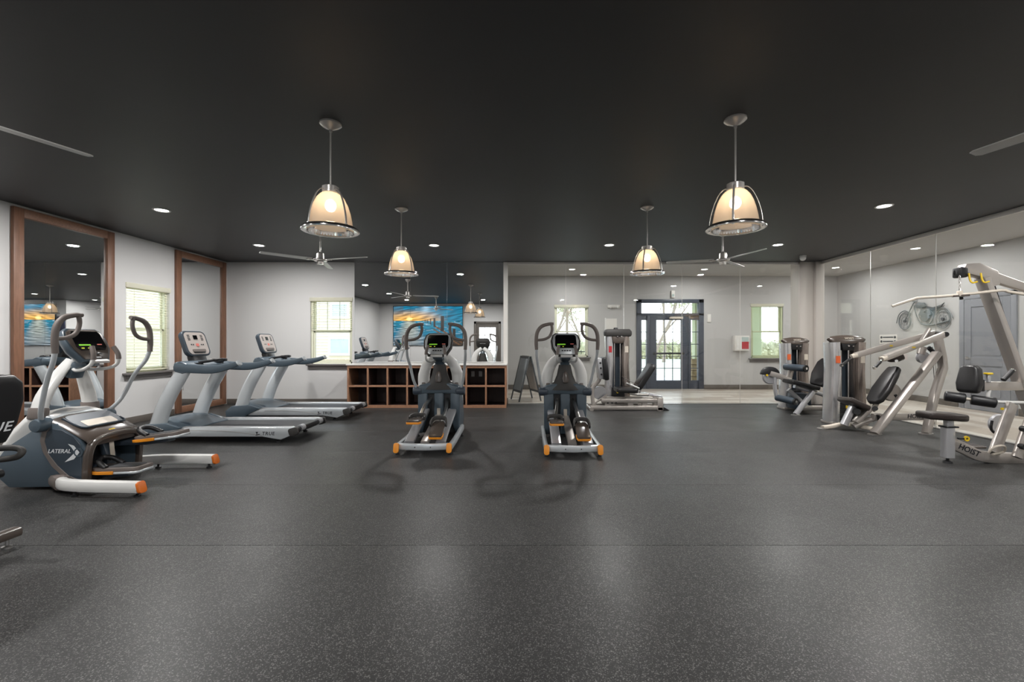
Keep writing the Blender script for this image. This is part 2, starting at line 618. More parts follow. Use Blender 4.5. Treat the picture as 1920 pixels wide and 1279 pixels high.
# floor: rubber rolls laid side to side
OFF[0] = V(0, 0, 0)
floor = MB().bb(XL - .15, AX + .1, YR - .15, D + .05, -0.12, -0.012).build('floor', 'black_plastic')
struct(floor, 'dark grey speckled rubber gym floor laid in wide rolls', 'floor')
ys = [YR] + [0.41 + 1.2 * k for k in range(8)] + [D]
for a, b in zip(ys[:-1], ys[1:]):
    MB().bb(XL, XR - .02, a + .0015, b - .0015, -0.012, 0.0).build('rubber_roll', 'rubber_floor', floor, 0.0015, 1)
MB().bb(XR - .017, AX, AY0, AY1, -0.012, 0.0).build('rubber_roll', 'rubber_floor', floor, 0.0015, 1)

# lobby floor: wood look planks
lfloor = MB().bb(-2.6, LX + .1, D + .05, LY + .1, -0.12, -0.012).bb(XR + .03, LX + .1, AY1 + .1, D + .05, -.12, -.012).build('floor_lobby', 'tile_tan')
struct(lfloor, 'pale tan wood-look plank floor of the lobby behind the glass', 'floor')
random.seed(4)
pm = [mat('plank_tone', srgb(200, 191, 180), .3, noise=(5, .10, (.8, 6, 1))), mat('plank_tone_dark', srgb(182, 170, 157), .3, noise=(5, .12, (.8, 6, 1))),
      mat('plank_tone_light', srgb(212, 205, 195), .3, noise=(5, .09, (.8, 6, 1)))]
PLANK = {}


def plank(x, y, lx, ly):
    k = (round(lx, 3), round(ly, 3), random.randrange(3))
    if k not in PLANK:
        o = MB().bb(0, lx, 0, ly, -.012, 0).build('plank', pm[k[2]], lfloor, 0.0012, 1)
        PLANK[k] = o.data
    else:
        o = bpy.data.objects.new('plank', PLANK[k]); COL.objects.link(o); o.parent = lfloor
    o.location = (x, y, 0)


g = .002
row = 0
y = D + .06
while y < LY - .01:                                   # lobby: planks run along x
    w = min(.24, LY - y)
    x = -2.5 - (row % 3) * .4
    while x < LX - .01:
        x0 = max(x, -2.5); x1 = min(x + 1.2, LX)
        if x1 - x0 > .02: plank(x0 + g / 2, y + g / 2, x1 - x0 - g, w - g)
        x += 1.2
    y += .24; row += 1
x = XR + .04; row = 0
while x < LX - .01:                                   # corridor: planks run along y
    w = min(.24, LX - x)
    y = AY1 + .1 - (row % 3) * .4
    while y < D + .05:
        y0 = max(y, AY1 + .1); y1 = min(y + 1.2, D + .06)
        if y1 - y0 > .02: plank(x + g / 2, y0 + g / 2, w - g, y1 - y0 - g)
        y += 1.2
    x += .24; row += 1
struct(MB().bb(-.33, 5.86, D - .02, D + .055, -.01, .012).build('trim_1', 'steel'), 'thin metal floor track under the rear glass wall', 'trim')
struct(MB().bb(XR - .02, XR + .04, AY1, 9.27, -.01, .012).build('trim_2', 'steel'), 'thin metal floor track under the side glass wall', 'trim')

# ceilings
c = MB().bb(XL - .15, XR + .06, YR - .15, D + .06, H, H + .3).bb(XR + .06, AX + .1, AY0 - .1, AY1 + .1, H, H + .3).build('ceiling', 'ceiling_black')
struct(c, 'matte black painted gym ceiling', 'ceiling')
c = MB().bb(-2.6, LX + .1, D + .06, LY + .1, LH, LH + .2).bb(XR + .06, LX + .1, AY1 + .1, D + .06, LH, LH + .2).build('ceiling_lobby', 'ceiling_lobby')
struct(c, 'light grey lobby ceiling beyond the glass walls', 'ceiling')

# walls
W1 = (6.94, 7.79, .82, 2.26)
W2 = (-4.53, -3.64, .85, 2.26)
W3 = (.88, 1.82, .90, 2.36)
W4 = (6.38, 7.28, .87, 2.39)
DR = (3.17, 5.05, 0.0, 2.52)
RD = (-2.16, -.98, 0.0, 2.24)
struct(grid_wall('x', XL - .15, XL, YR - .15, D + .15, 0, H, [W1]).build('wall_left', 'wall_paint'), 'light grey painted wall with two tall wood framed mirrors', 'wall')
struct(grid_wall('y', D, D + .14, XL, -.42, 0, H, [W2]).build('wall_back', 'wall_paint'), 'light grey painted end wall behind the treadmills', 'wall')
struct(grid_wall('y', YR - .15, YR, XL, XR, 0, H, [RD]).build('wall_rear', 'wall_paint'), 'light grey wall carrying the big screen, seen only in the mirrors', 'wall')
struct(MB().bb(5.62, 6.42, YR, AY0 - .1, 0, H).bb(5.62, AX + .1, AY0 - .1, AY0, 0, H).bb(AX, AX + .1, AY0, AY1 + .1, 0, H)
       .bb(XR + .06, AX, AY1, AY1 + .1, 0, H).build('wall_bay', 'wall_paint'), 'light grey walls of the side bay, seen only in the mirror', 'wall')
struct(MB().bb(5.66, 5.96, AY0, AY0 + .03, 0, 2.35).build('trim_9', 'navy_paint'), 'dark navy panel edge beside the bay, seen in the framed mirror', 'trim')
struct(grid_wall('y', LY, LY + .15, -2.6, LX + .1, 0, LH, [W3, W4, DR]).build('wall_lobby', 'lobby_paint'), 'grey lobby wall with the glazed entrance door', 'wall')
struct(grid_wall('x', LX, LX + .12, AY1, LY, 0, LH, []).build('wall_right', 'lobby_paint'), 'grey corridor wall with the motorcycle wall art', 'wall')
struct(MB().bb(-2.6, -2.5, D + .14, LY, 0, LH).bb(-2.5, -.42, D + .14, D + .16, 0, LH).build('wall_lobby_end', 'lobby_paint'), 'grey end wall of the lobby beside the glass', 'wall')
struct(MB().bb(-.42, -.33, D - .02, D + .16, 0, H).build('trim_3', 'white_trim', bevel=.004), 'white painted post between the wall mirror and the glass wall', 'trim')
struct(MB().bb(5.86, 6.16, D - .05, D + .28, 0, H).bb(6.16, 6.34, D - .11, D + .22, 0, H).build('column', 'column_paint', bevel=.01), 'off white square column at the corner of the glass walls', 'column')
struct(MB().bb(XR + .06, XR + .065, AY1 + .1, D, H - .001, LH).bb(-.33, 6.3, D + .056, D + .062, H - .001, LH).build('trim_4', 'white_trim'), 'white bulkhead strip above the glass walls', 'trim')


def baseboard(n, mb, lab):
    struct(mb.build('baseboard_' + n, 'base_grey', bevel=.004), lab, 'baseboard')


baseboard('left', MB().bb(XL, XL + .016, YR, 5.36, 0, .11).bb(XL, XL + .016, 6.72, 7.88, 0, .11), 'taupe baseboard along the mirror wall')
baseboard('back', MB().bb(XL, -3.53, D - .016, D, 0, .11), 'taupe baseboard behind the treadmills')
baseboard('lobby', MB().bb(-2.5, 3.16, LY - .016, LY, 0, .13).bb(5.06, LX, LY - .016, LY, 0, .13), 'dark grey baseboard on the lobby wall')
baseboard('right', MB().bb(LX - .016, LX, AY1 + .1, 7.76, 0, .13).bb(LX - .016, LX, 8.84, LY, 0, .13), 'dark grey baseboard on the corridor wall')
baseboard('rear', MB().bb(XL, -2.2, YR, YR + .016, 0, .11).bb(-.94, XR, YR, YR + .016, 0, .11), 'taupe baseboard below the big screen')
baseboard('post', MB().bb(-.43, -.32, D - .035, D - .02, 0, .13), 'dark block at the foot of the white post')


# ------------------------------------------------------------------ windows
def make_window(n, fn, u0, u1, z0, z1, label, frame_mat, depth, blind=None, muntin=False, head=True):
    root = empty('window_%d' % n, (0, 0, 0), label, 'window', kind='structure')

    def b(mb, ua, ub, da, db, za, zb):
        p, q = fn(ua, da), fn(ub, db)
        mb.bb(min(p[0], q[0]), max(p[0], q[0]), min(p[1], q[1]), max(p[1], q[1]), za, zb)
        return mb
    fw = .045; zm = z0 + (z1 - z0) * .49
    m = MB()
    b(m, u0, u0 + fw, depth - .05, depth + .05, z0, z1); b(m, u1 - fw, u1, depth - .05, depth + .05, z0, z1)
    b(m, u0, u1, depth - .05, depth + .05, z1 - fw, z1); b(m, u0, u1, depth - .05, depth + .05, z0, z0 + fw)
    m.build('frame', frame_mat, root, .003, 1)
    for (za, zb, dd) in ((zm - .02, z1 - fw, depth + .02), (z0 + fw, zm + .02, depth - .015)):
        s = MB(); sw = .035
        b(s, u0 + fw, u0 + fw + sw, dd - .016, dd + .016, za, zb); b(s, u1 - fw - sw, u1 - fw, dd - .016, dd + .016, za, zb)
        b(s, u0 + fw, u1 - fw, dd - .016, dd + .016, za, za + sw); b(s, u0 + fw, u1 - fw, dd - .016, dd + .016, zb - sw, zb)
        so = s.build('sash', frame_mat, root, .003, 1)
        b(MB(), u0 + fw + sw, u1 - fw - sw, dd - .003, dd + .003, za + sw, zb - sw).build('pane', 'window_glass', so)
        if muntin and dd > depth:
            q = MB(); w3 = (u1 - u0 - 2 * fw) / 3
            for k in (1, 2): b(q, u0 + fw + w3 * k - .007, u0 + fw + w3 * k + .007, dd + .004, dd + .012, za + sw, zb - sw)
            q.build('muntin', frame_mat, so)
    b(MB(), u0 - .07, u1 + .07, -.07, .03, z0 - .035, z0).build('sill', 'sill_grey', root, .006, 2)
    b(MB(), u0 - .04, u1 + .04, -.022, 0.0, z0 - .115, z0 - .035).build('apron', 'sill_grey', root, .004, 1)
    if head:
        b(MB(), u0 - .012, u1 + .012, -.02, .045, z1 - .075, z1 + .005).build('blind_valance', 'blind', root, .006, 2)
    if blind:
        za, zb = blind; q = MB(); z = zb
        while z > za:
            p, w = fn(u0 + .02, .008), fn(u1 - .02, .044)
            q.bb(min(p[0], w[0]), max(p[0], w[0]), min(p[1], w[1]), max(p[1], w[1]), z - .0015, z + .0015)
            z -= .043
        tag(q.build('blind_slats', 'blind', root), kind='stuff')
        q = MB()
        for t in (.2, .8):
            uu = u0 + (u1 - u0) * t
            b(q, uu - .003, uu + .003, .024, .028, za, z1 - .05)
        q.build('blind_cord', 'blind', root)
        b(MB(), u0 + .02, u1 - .02, .008, .044, za - .02, za).build('bottom_rail', 'blind', root, .004, 1)
    return root


make_window(1, lambda u, d: (XL - d, u), *W1, 'bright double hung window with open white blinds between the framed mirrors', 'window_frame', .10, (.86, 2.18))
make_window(2, lambda u, d: (u, D + d), *W2, 'double hung window with raised blinds beside the wall mirror', 'window_frame', .09, (1.58, 2.18), True)
make_window(3, lambda u, d: (u, LY + d), *W3, 'lobby window directly behind an elliptical trainer', 'window_frame', .08, None, True)
make_window(4, lambda u, d: (u, LY + d), *W4, 'lobby window right of the first aid cabinet', 'porch_green', .08, None, True)
portal(XL - .13, 7.365, 1.54, .85, 1.44, (PI / 2, 0, -PI / 2))
portal(-4.085, D + .13, 1.555, .89, 1.41, (-PI / 2, 0, 0))
portal(1.35, LY + .14, 1.63, .94, 1.46, (-PI / 2, 0, 0))
portal(6.83, LY + .14, 1.63, .90, 1.52, (-PI / 2, 0, 0))
portal(4.11, LY + .14, 1.26, 1.88, 2.52, (-PI / 2, 0, 0))
portal(-1.57, YR - .14, 1.12, 1.18, 2.24, (PI / 2, 0, 0))

# ------------------------------------------------------------------ entrance door in the lobby
dr = empty('door_1', (0, 0, 0), 'dark framed glazed entrance door with sidelights and transom', 'door', kind='structure')
x0, x1, _, zt = DR
ya, yb = LY - .03, LY + .12
m = MB().bb(x0, x0 + .14, ya, yb, 0, zt).bb(x1 - .14, x1, ya, yb, 0, zt).bb(x0, x1, ya, yb, 2.42, zt).bb(x0, x1, ya, yb, 2.06, 2.13)
m.bb(3.46, 3.53, ya, yb, 0, 2.06).bb(4.62, 4.69, ya, yb, 0, 2.06)
m.build('door_frame', 'door_dark', dr, .006, 2)
MB().bb(x0 + .14, x1 - .14, LY + .05, LY + .056, 2.13, 2.42).build('transom_pane', 'window_glass', dr)
for a, b_ in ((x0 + .14, 3.46), (4.69, x1 - .14)):
    m = MB().bb(a, b_, LY, LY + .06, 0, .25).bb(a, b_, LY, LY + .06, 1.94, 2.06)
    m.build('sidelight_panel', 'door_dark', dr, .004, 1)
    for k in range(5):
        z0_ = .25 + k * .338
        MB().bb(a, b_, LY + .02, LY + .026, z0_ + .008, z0_ + .33).build('pane', 'window_glass', dr)
        if k: MB().bb(a, b_, LY + .01, LY + .036, z0_ - .009, z0_ + .009).build('muntin', 'door_dark', dr)
lf = MB().bb(3.54, 3.735, LY, LY + .05, .01, 2.055).bb(4.42, 4.61, LY, LY + .05, .01, 2.055).bb(3.735, 4.42, LY, LY + .05, .01, .25).bb(3.735, 4.42, LY, LY + .05, 1.94, 2.055).build('door_leaf', 'door_dark', dr, .004, 1)
for i in range(3):
    for k in range(5):
        MB().bb(3.735 + i * .2283 + .006, 3.735 + (i + 1) * .2283 - .006, LY + .02, LY + .026, .25 + k * .338 + .006, .25 + (k + 1) * .338 - .006).build('pane', 'window_glass', lf)
m = MB()
for i in (1, 2): m.bb(3.735 + i * .2283 - .007, 3.735 + i * .2283 + .007, LY + .012, LY + .034, .25, 1.94)
for k in range(1, 5): m.bb(3.735, 4.42, LY + .012, LY + .034, .25 + k * .338 - .007, .25 + k * .338 + .007)
m.build('muntin_grid', 'door_dark', lf)
m = MB().bb(3.62, 4.5, LY - .07, LY - .04, .98, 1.03).bb(3.64, 3.70, LY - .07, LY, .97, 1.04).bb(4.42, 4.48, LY - .07, LY, .97, 1.04)
m.build('push_bar', 'iron', lf, .006, 2)
MB().bb(4.08, 4.46, LY - .06, LY, 1.97, 2.03).build('door_closer', 'label_cream', lf, .006, 2)
MB().bar((4.1, LY - .05, 2.02), (3.9, LY - .12, 2.07), .025, .01).build('closer_arm', 'iron', lf)
MB().bb(x0, x1, LY - .05, LY + .14, 0, .012).build('threshold', 'steel', dr)

# grey panel door in the corridor
dr = empty('door_2', (LX, 8.29, 0), 'grey two-panel corridor door with lever handle', 'door', kind='structure')
y0, y1 = 7.78, 8.80
m = MB().bb(LX - .03, LX, y0, y0 + .09, 0, 2.25).bb(LX - .03, LX, y1 - .09, y1, 0, 2.25).bb(LX - .03, LX, y0, y1, 2.16, 2.25)
m.build('door_frame', 'door_grey', dr, .005, 2)
lf = MB().bb(LX - .012, LX - .004, y0 + .09, y1 - .09, .005, 2.16).build('door_leaf', 'door_grey', dr)
m = MB(); a, b_ = y0 + .095, y1 - .095
m.bb(LX - .026, LX - .012, a, a + .13, .005, 2.155).bb(LX - .026, LX - .012, b_ - .13, b_, .005, 2.155)
for za, zb in ((.005, .24), (.86, 1.02), (2.0, 2.155)): m.bb(LX - .026, LX - .012, a + .13, b_ - .13, za, zb)
m.build('stile_and_rail', 'door_grey', lf, .004, 1)
for za, zb in ((.24, .86), (1.02, 2.0)):
    m = MB().bb(LX - .018, LX - .012, a + .17, b_ - .17, za + .04, zb - .04)
    m.build('panel', 'door_grey', lf, .004, 1)
m = MB().cyl((LX - .035, b_ - .065, 1.0), (LX - .025, b_ - .065, 1.0), .032).tube([(LX - .03, b_ - .065, 1.0), (LX - .075, b_ - .07, 1.0), (LX - .08, b_ - .19, 1.0)], .009, 8, 3)
m.build('lever_handle', 'chrome', lf)

# glazed door behind the camera, seen in the mirror
dr = empty('door_3', (0, 0, 0), 'grey framed door with a grid of glass panes, seen in the wall mirror', 'door', kind='structure')
x0, x1, _, zt = RD
MB().bb(x0, x0 + .1, YR - .12, YR + .03, 0, zt).bb(x1 - .1, x1, YR - .12, YR + .03, 0, zt).bb(x0, x1, YR - .12, YR + .03, zt - .1, zt).build('door_frame', 'base_grey', dr, .005, 2)
gx0, gx1 = x0 + .23, x1 - .23
lf = MB().bb(x0 + .1, gx0, YR - .05, YR, .01, zt - .1).bb(gx1, x1 - .1, YR - .05, YR, .01, zt - .1).bb(gx0, gx1, YR - .05, YR, .01, .3).bb(gx0, gx1, YR - .05, YR, 1.98, zt - .1).build('door_leaf', 'base_grey', dr, .004, 1)
pw = (gx1 - gx0) / 3
for i in range(3):
    for k in range(5):
        MB().bb(gx0 + i * pw + .008, gx0 + (i + 1) * pw - .008, YR - .03, YR - .024, .3 + k * .336 + .008, .3 + (k + 1) * .336 - .008).build('pane', 'window_glass', lf)
m = MB()
for i in (1, 2): m.bb(gx0 + i * pw - .011, gx0 + i * pw + .011, YR - .042, YR - .012, .3, 1.98)
for k in range(1, 5): m.bb(gx0, gx1, YR - .042, YR - .012, .3 + k * .336 - .011, .3 + k * .336 + .011)
m.build('muntin_grid', 'base_grey', lf)

# ------------------------------------------------------------------ frameless glass walls
gw = empty('glass_wall_rear', (2.76, D, 0), 'frameless glass wall in front of the entrance lobby', 'glass wall', kind='structure')
xs = [-.33 + (5.86 + .33) / 5 * k for k in range(6)]
for a, b_ in zip(xs[:-1], xs[1:]):
    MB().bb(a + .003, b_ - .003, D + .010, D + .022, .012, H - .05).build('glass_pane', 'clear_glass', gw)
    if a > 0: MB().bb(a - .0028, a + .0028, D + .011, D + .021, .012, H - .05).build('bright_edge_joint', 'white_trim', gw)  # joint coloured white to paint in the bright line of the glass edges
MB().bb(-.33, 5.86, D - .005, D + .04, H - .05, H).build('header_channel', 'white_trim', gw, .003, 1)
gw = empty('glass_wall_side', (XR, 6.1, 0), 'frameless glass wall along the corridor behind the weight machines', 'glass wall', kind='structure')
yss = [9.20, 7.93, 6.67, 5.41, 4.15, AY1 + .02]
for b_, a in zip(yss[:-1], yss[1:]):
    MB().bb(XR + .010, XR + .022, a + .003, b_ - .003, .012, H - .06).build('glass_pane', 'clear_glass', gw)
    if a > 3.5: MB().bb(XR + .011, XR + .021, a - .0028, a + .0028, .012, H - .06).build('bright_edge_joint', 'steel', gw)  # metal toned joint stands in for the bright edges of the panes
MB().bb(XR - .01, XR + .05, AY1, 9.20, H - .06, H).build('header_channel', 'white_trim', gw, .003, 1)

# ------------------------------------------------------------------ mirrors
mr = empty('wall_mirror', (-2.0, D, .87), 'large frameless wall mirror above the cubby counter', 'mirror')
for a, b_ in ((-3.59, -2.396), (-2.396, -1.62), (-1.62, -.42)):
    MB().bb(a + .0015, b_ - .0015, D - .007, D - .001, .88, H - .004).build('mirror_panel', 'mirror', mr)


def framed_mirror(y0, y1, label):
    r = empty('framed_mirror', (XL, (y0 + y1) / 2, 0), label, 'mirror', 'tall wood framed mirrors')
    z0, z1, w = .02, 2.985, .115
    for a, b_ in ((y0, y0 + w), (y1 - w, y1)):
        MB().bb(XL + .001, XL + .045, a, b_, z0, z1).build('frame_stile', 'wood', r, .004, 2)
    for a, b_ in ((z0, z0 + w), (z1 - w, z1)):
        MB().bb(XL + .001, XL + .045, y0 + w, y1 - w, a, b_).build('frame_rail', 'wood_h', r, .004, 2)
    MB().bb(XL + .002, XL + .014, y0 + w, y1 - w, z0 + w, z1 - w).build('mirror_pane', 'mirror', r)


framed_mirror(5.37, 6.70, 'tall wood framed mirror behind the elliptical trainer with the lateral lettering')
framed_mirror(7.90, 9.22, 'tall wood framed mirror in the corner behind the treadmills')

# ------------------------------------------------------------------ cubby unit and counter
CX0, CX1, CY0, CY1, CZ = -3.52, -.335, 8.74, 9.29, .85
cu = empty('cubby_shelf_unit', ((CX0 + CX1) / 2, (CY0 + CY1) / 2, 0), 'long low wooden cubby unit of sixteen square compartments under the mirror', 'shelf unit')
t = .034; n = 8; pitch = (CX1 - CX0 - t) / n
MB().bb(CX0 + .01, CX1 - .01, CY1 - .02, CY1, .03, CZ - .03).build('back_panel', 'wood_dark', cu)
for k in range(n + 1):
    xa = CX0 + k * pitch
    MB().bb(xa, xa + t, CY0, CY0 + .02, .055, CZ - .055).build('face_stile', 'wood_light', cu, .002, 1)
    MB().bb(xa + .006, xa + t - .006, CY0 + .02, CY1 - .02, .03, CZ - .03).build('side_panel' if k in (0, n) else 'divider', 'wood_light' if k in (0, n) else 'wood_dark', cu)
zm = .435
for za, zb, nm in ((.0, .055, 'bottom_rail'), (CZ - .055, CZ, 'top_rail')):
    MB().bb(CX0, CX1, CY0, CY0 + .02, za, zb).build(nm, 'wood_light', cu, .002, 1)
for k in range(n):
    xa = CX0 + k * pitch + t
    MB().bb(xa, xa + pitch - t, CY0, CY0 + .02, zm - .02, zm + .02).build('face_rail', 'wood_light', cu, .002, 1)
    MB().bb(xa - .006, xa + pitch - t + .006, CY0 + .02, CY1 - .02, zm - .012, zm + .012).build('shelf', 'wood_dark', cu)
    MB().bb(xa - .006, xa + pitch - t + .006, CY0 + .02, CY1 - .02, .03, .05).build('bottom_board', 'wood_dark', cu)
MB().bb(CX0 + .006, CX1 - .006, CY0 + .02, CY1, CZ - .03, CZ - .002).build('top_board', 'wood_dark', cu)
tag(MB().bb(CX0 - .02, CX1 + .01, CY0 - .02, D - .009, CZ, CZ + .026).build('countertop', 'quartz', bevel=.004), 'pale stone countertop on the wooden cubby unit', 'countertop')
for xa, w in ((-1.065, 'left'), (-.905, 'right')):
    r = empty('electrical_outlet', (xa, CY1 - .02, .64), '%s of the two white wall outlets inside a cubby compartment' % w, 'outlet', 'outlets in the cubby unit')
    MB().bb(xa - .036, xa + .036, CY1 - .026, CY1 - .02, .585, .70).build('cover_plate', 'white_plastic', r, .003, 1)
    for z in (.615, .668):
        MB().bb(xa - .017, xa + .017, CY1 - .029, CY1 - .025, z - .014, z + .014).build('socket', 'white_trim', r, .003, 1)
r = empty('wall_outlet', (-5.3, D, .35), 'white wall outlet low on the end wall behind the treadmills', 'outlet')
MB().bb(-5.336, -5.264, D - .006, D, .295, .41).build('cover_plate', 'white_plastic', r, .003, 1)
for z in (.325, .378): MB().bb(-5.317, -5.283, D - .009, D - .005, z - .014, z + .014).build('socket', 'white_trim', r)


# ------------------------------------------------------------------ pendants
def pendant(X, Y, label):
    r = empty('pendant_lamp', (X, Y, 2.2), label, 'lamp', 'dome pendant lamps', world=False)
    z = H - 2.2                                     # local heights relative to 2.2
    MB().lathe([(.001, z), (.082, z), (.082, z - .012), (.06, z - .03), (.03, z - .042), (.012, z - .05), (.012, z - .07), (.001, z - .07)], seg=24).build('ceiling_canopy', 'nickel', r)
    MB().cyl((0, 0, .32), (0, 0, z - .05), .008, 10).build('rod', 'nickel', r)
    MB().lathe([(.001, .325), (.058, .325), (.064, .32), (.064, .275), (.058, .268), (.001, .268)], seg=28).build('cap', 'nickel', r)
    prof = [(.060, .270), (.082, .255), (.105, .225), (.128, .175), (.146, .115), (.158, .055), (.165, .0), (.168, -.03)]
    vs = []; seg = 96
    for q, th in ((0, 0), (1, .004)):
        for rr, zz in (prof if q == 0 else prof[::-1]):
            pass
    mb = MB(); rings = []
    for rr, zz in prof:
        rings.append([Vector(((rr + (.0022 if j % 2 else 0)) * math.cos(2 * PI * j / seg), (rr + (.0022 if j % 2 else 0)) * math.sin(2 * PI * j / seg), zz)) for j in range(seg)])
    mb.loft(rings, cap=False)
    mb.build('glass_shade', 'ribbed_glass_shade', r)
    ring = MB().lathe([(.163, .010), (.190, .006), (.208, -.004), (.214, -.014), (.213, -.026), (.200, -.028), (.168, -.020)], seg=48, closed=True).build('rim_ring', 'chrome', r)
    for k in range(4):
        a = PI / 4 + k * PI / 2 + .25
        cs, sn = math.cos(a), math.sin(a)
        pts = [(.064, .292), (.09, .285), (.122, .245), (.156, .165), (.178, .08), (.187, .0)]
        MB().rbar([(p * cs, p * sn, q) for p, q in pts], .016, .005, up=(cs, sn, .3), sm=4).build('strap', 'nickel', r)
        MB().lathe([(.001, -.03), (.009, -.03), (.011, -.022), (.011, .006), (.001, .008)], (.187 * cs, .187 * sn, 0), seg=10).build('thumb_screw', 'chrome', ring)
    MB().lathe([(.02, .268), (.02, .22), (.001, .22)], seg=14).build('socket', 'white_plastic', r)
    MB().sphere((0, 0, .175), .042, 16, (1, 1, 1.15)).build('bulb', 'bulb_glow', r)
    return r


pendant(-1.51, 3.43, 'large dome pendant nearer the camera over the left side of the floor')
pendant(1.63, 3.36, 'large dome pendant nearer the camera over the right side of the floor')
pendant(-1.56, 5.60, 'smaller looking dome pendant hanging before the wall mirror')
pendant(1.57, 5.54, 'smaller looking dome pendant hanging before the lobby glass wall')


# ------------------------------------------------------------------ ceiling fans
def fan(X, Y, rot, label):
    r = empty('ceiling_fan', (X, Y, 2.58), label, 'ceiling fan', 'three blade ceiling fans', world=False, rz=rot)
    z = H - 2.58
    MB().lathe([(.001, z), (.07, z), (.066, z - .02), (.03, z - .07), (.018, z - .08), (.001, z - .08)], seg=24).build('ceiling_canopy', 'nickel', r)
    MB().cyl((0, 0, .09), (0, 0, z - .06), .012, 12).build('downrod', 'nickel', r)
    MB().lathe([(.001, .12), (.03, .12), (.055, .10), (.06, .02), (.095, .01), (.10, -.005), (.095, -.02), (.05, -.03), (.048, -.07), (.001, -.078)], seg=28).build('motor_housing', 'nickel', r)
    for k in range(3):
        a = k * 2 * PI / 3; rm = Matrix.Rotation(a, 4, 'Z') @ Matrix.Rotation(math.radians(9), 4, 'X')
        b = MB().ext([(.13, -.045), (.16, -.062), (.80, -.052), (.825, -.03), (.825, .03), (.80, .045), (.16, .058), (.13, .045)], -.004, .004, 'xy').xf(rm).build('blade', 'fan_blade', r, .002, 1)
        MB().bb(.07, .2, -.02, .02, -.012, -.004).xf(rm).build('blade_bracket', 'nickel', b)
    return r


fan(-3.13, 6.75, math.radians(104), 'white three blade ceiling fan above the treadmills')
fan(3.08, 6.75, math.radians(45), 'brushed metal ceiling fan above the right side weight machines')
fan(-3.26, 2.23, math.radians(69), 'ceiling fan at the upper left edge showing one long blade')
fan(3.26, 2.17, math.radians(105), 'ceiling fan at the upper right edge showing one blade tip')


# ------------------------------------------------------------------ downlights
def downlight(X, Y, z, label, group, power, col=(1.0, .98, .96)):
    r = empty('downlight', (X, Y, z), label, 'ceiling light', group, world=False)
    MB().lathe([(.072, .002), (.098, .002), (.098, -.004), (.090, -.010), (.074, -.006)], seg=28, closed=True).build('trim_ring', 'white_plastic', r)
    MB().lathe([(.001, -.0015), (.074, -.0015), (.074, -.003), (.001, -.003)], seg=24).build('lens', 'lens_glow', r)
    l = bpy.data.lights.new('downlight_lamp', 'AREA'); l.shape = 'DISK'; l.size = .14; l.energy = power; l.color = col
    o = bpy.data.objects.new('downlight_lamp', l); COL.objects.link(o); o.parent = r; o.location = (0, 0, -.012)


GD = 'recessed lights in the black gym ceiling'
rows = {7.70: 'above the far machine row', 5.60: 'mid room', 3.38: '', 1.15: ''}
for X, Y, lab in (
        (-4.65, 7.70, 'recessed downlight in the black ceiling near the corner over the far treadmill'),
        (-1.57, 7.70, 'recessed downlight in the black ceiling in front of the wall mirror'),
        (1.51, 7.68, 'recessed downlight in the black ceiling over the leg press'),
        (4.46, 7.66, 'recessed downlight in the black ceiling over the leg extension machine'),
        (-4.68, 5.66, 'recessed downlight in the black ceiling near the nearest framed mirror'),
        (4.53, 5.49, 'recessed downlight in the black ceiling near the side glass wall, largest on the right'),
        (-4.67, 3.38, 'recessed downlight seen only in mirrors, third along the mirror wall'),
        (4.53, 3.30, 'recessed downlight over the pulldown machine, outside the frame'),
        (-4.65, 1.15, 'recessed downlight seen only in the wall mirror, nearest the big screen'),
        (-1.60, 1.20, 'recessed downlight seen in the wall mirror beside the two pendants'),
        (1.55, 1.15, 'recessed downlight behind the camera on the right'),
        (4.53, 1.15, 'recessed downlight behind the camera near the side bay')):
    downlight(X, Y, H, lab, GD, DOWN_W)
downlight(8.0, 2.1, H, 'recessed downlight in the side bay above the second screen', GD, DOWN_W * .6)
GL = 'recessed lights in the pale lobby ceiling'
for X, Y, lab in (
        (1.24, 11.1, 'lobby downlight above the window behind the elliptical trainer'),
        (4.60, 11.1, 'lobby downlight in front of the entrance door'),
        (7.75, 10.85, 'corridor downlight nearest the lobby corner'),
        (7.76, 8.65, 'corridor downlight in front of the grey panel door'),
        (7.75, 6.45, 'corridor downlight beyond the pulldown machine'),
        (7.75, 4.30, 'corridor downlight outside the frame on the right')):
    downlight(X, Y, LH, lab, GL, LOBBY_W)

# ------------------------------------------------------------------ screens on the wall behind the camera
random.seed(11)
_n1 = [(random.uniform(3, 40), random.uniform(2, 60), random.uniform(0, 6.28)) for _ in range(26)]


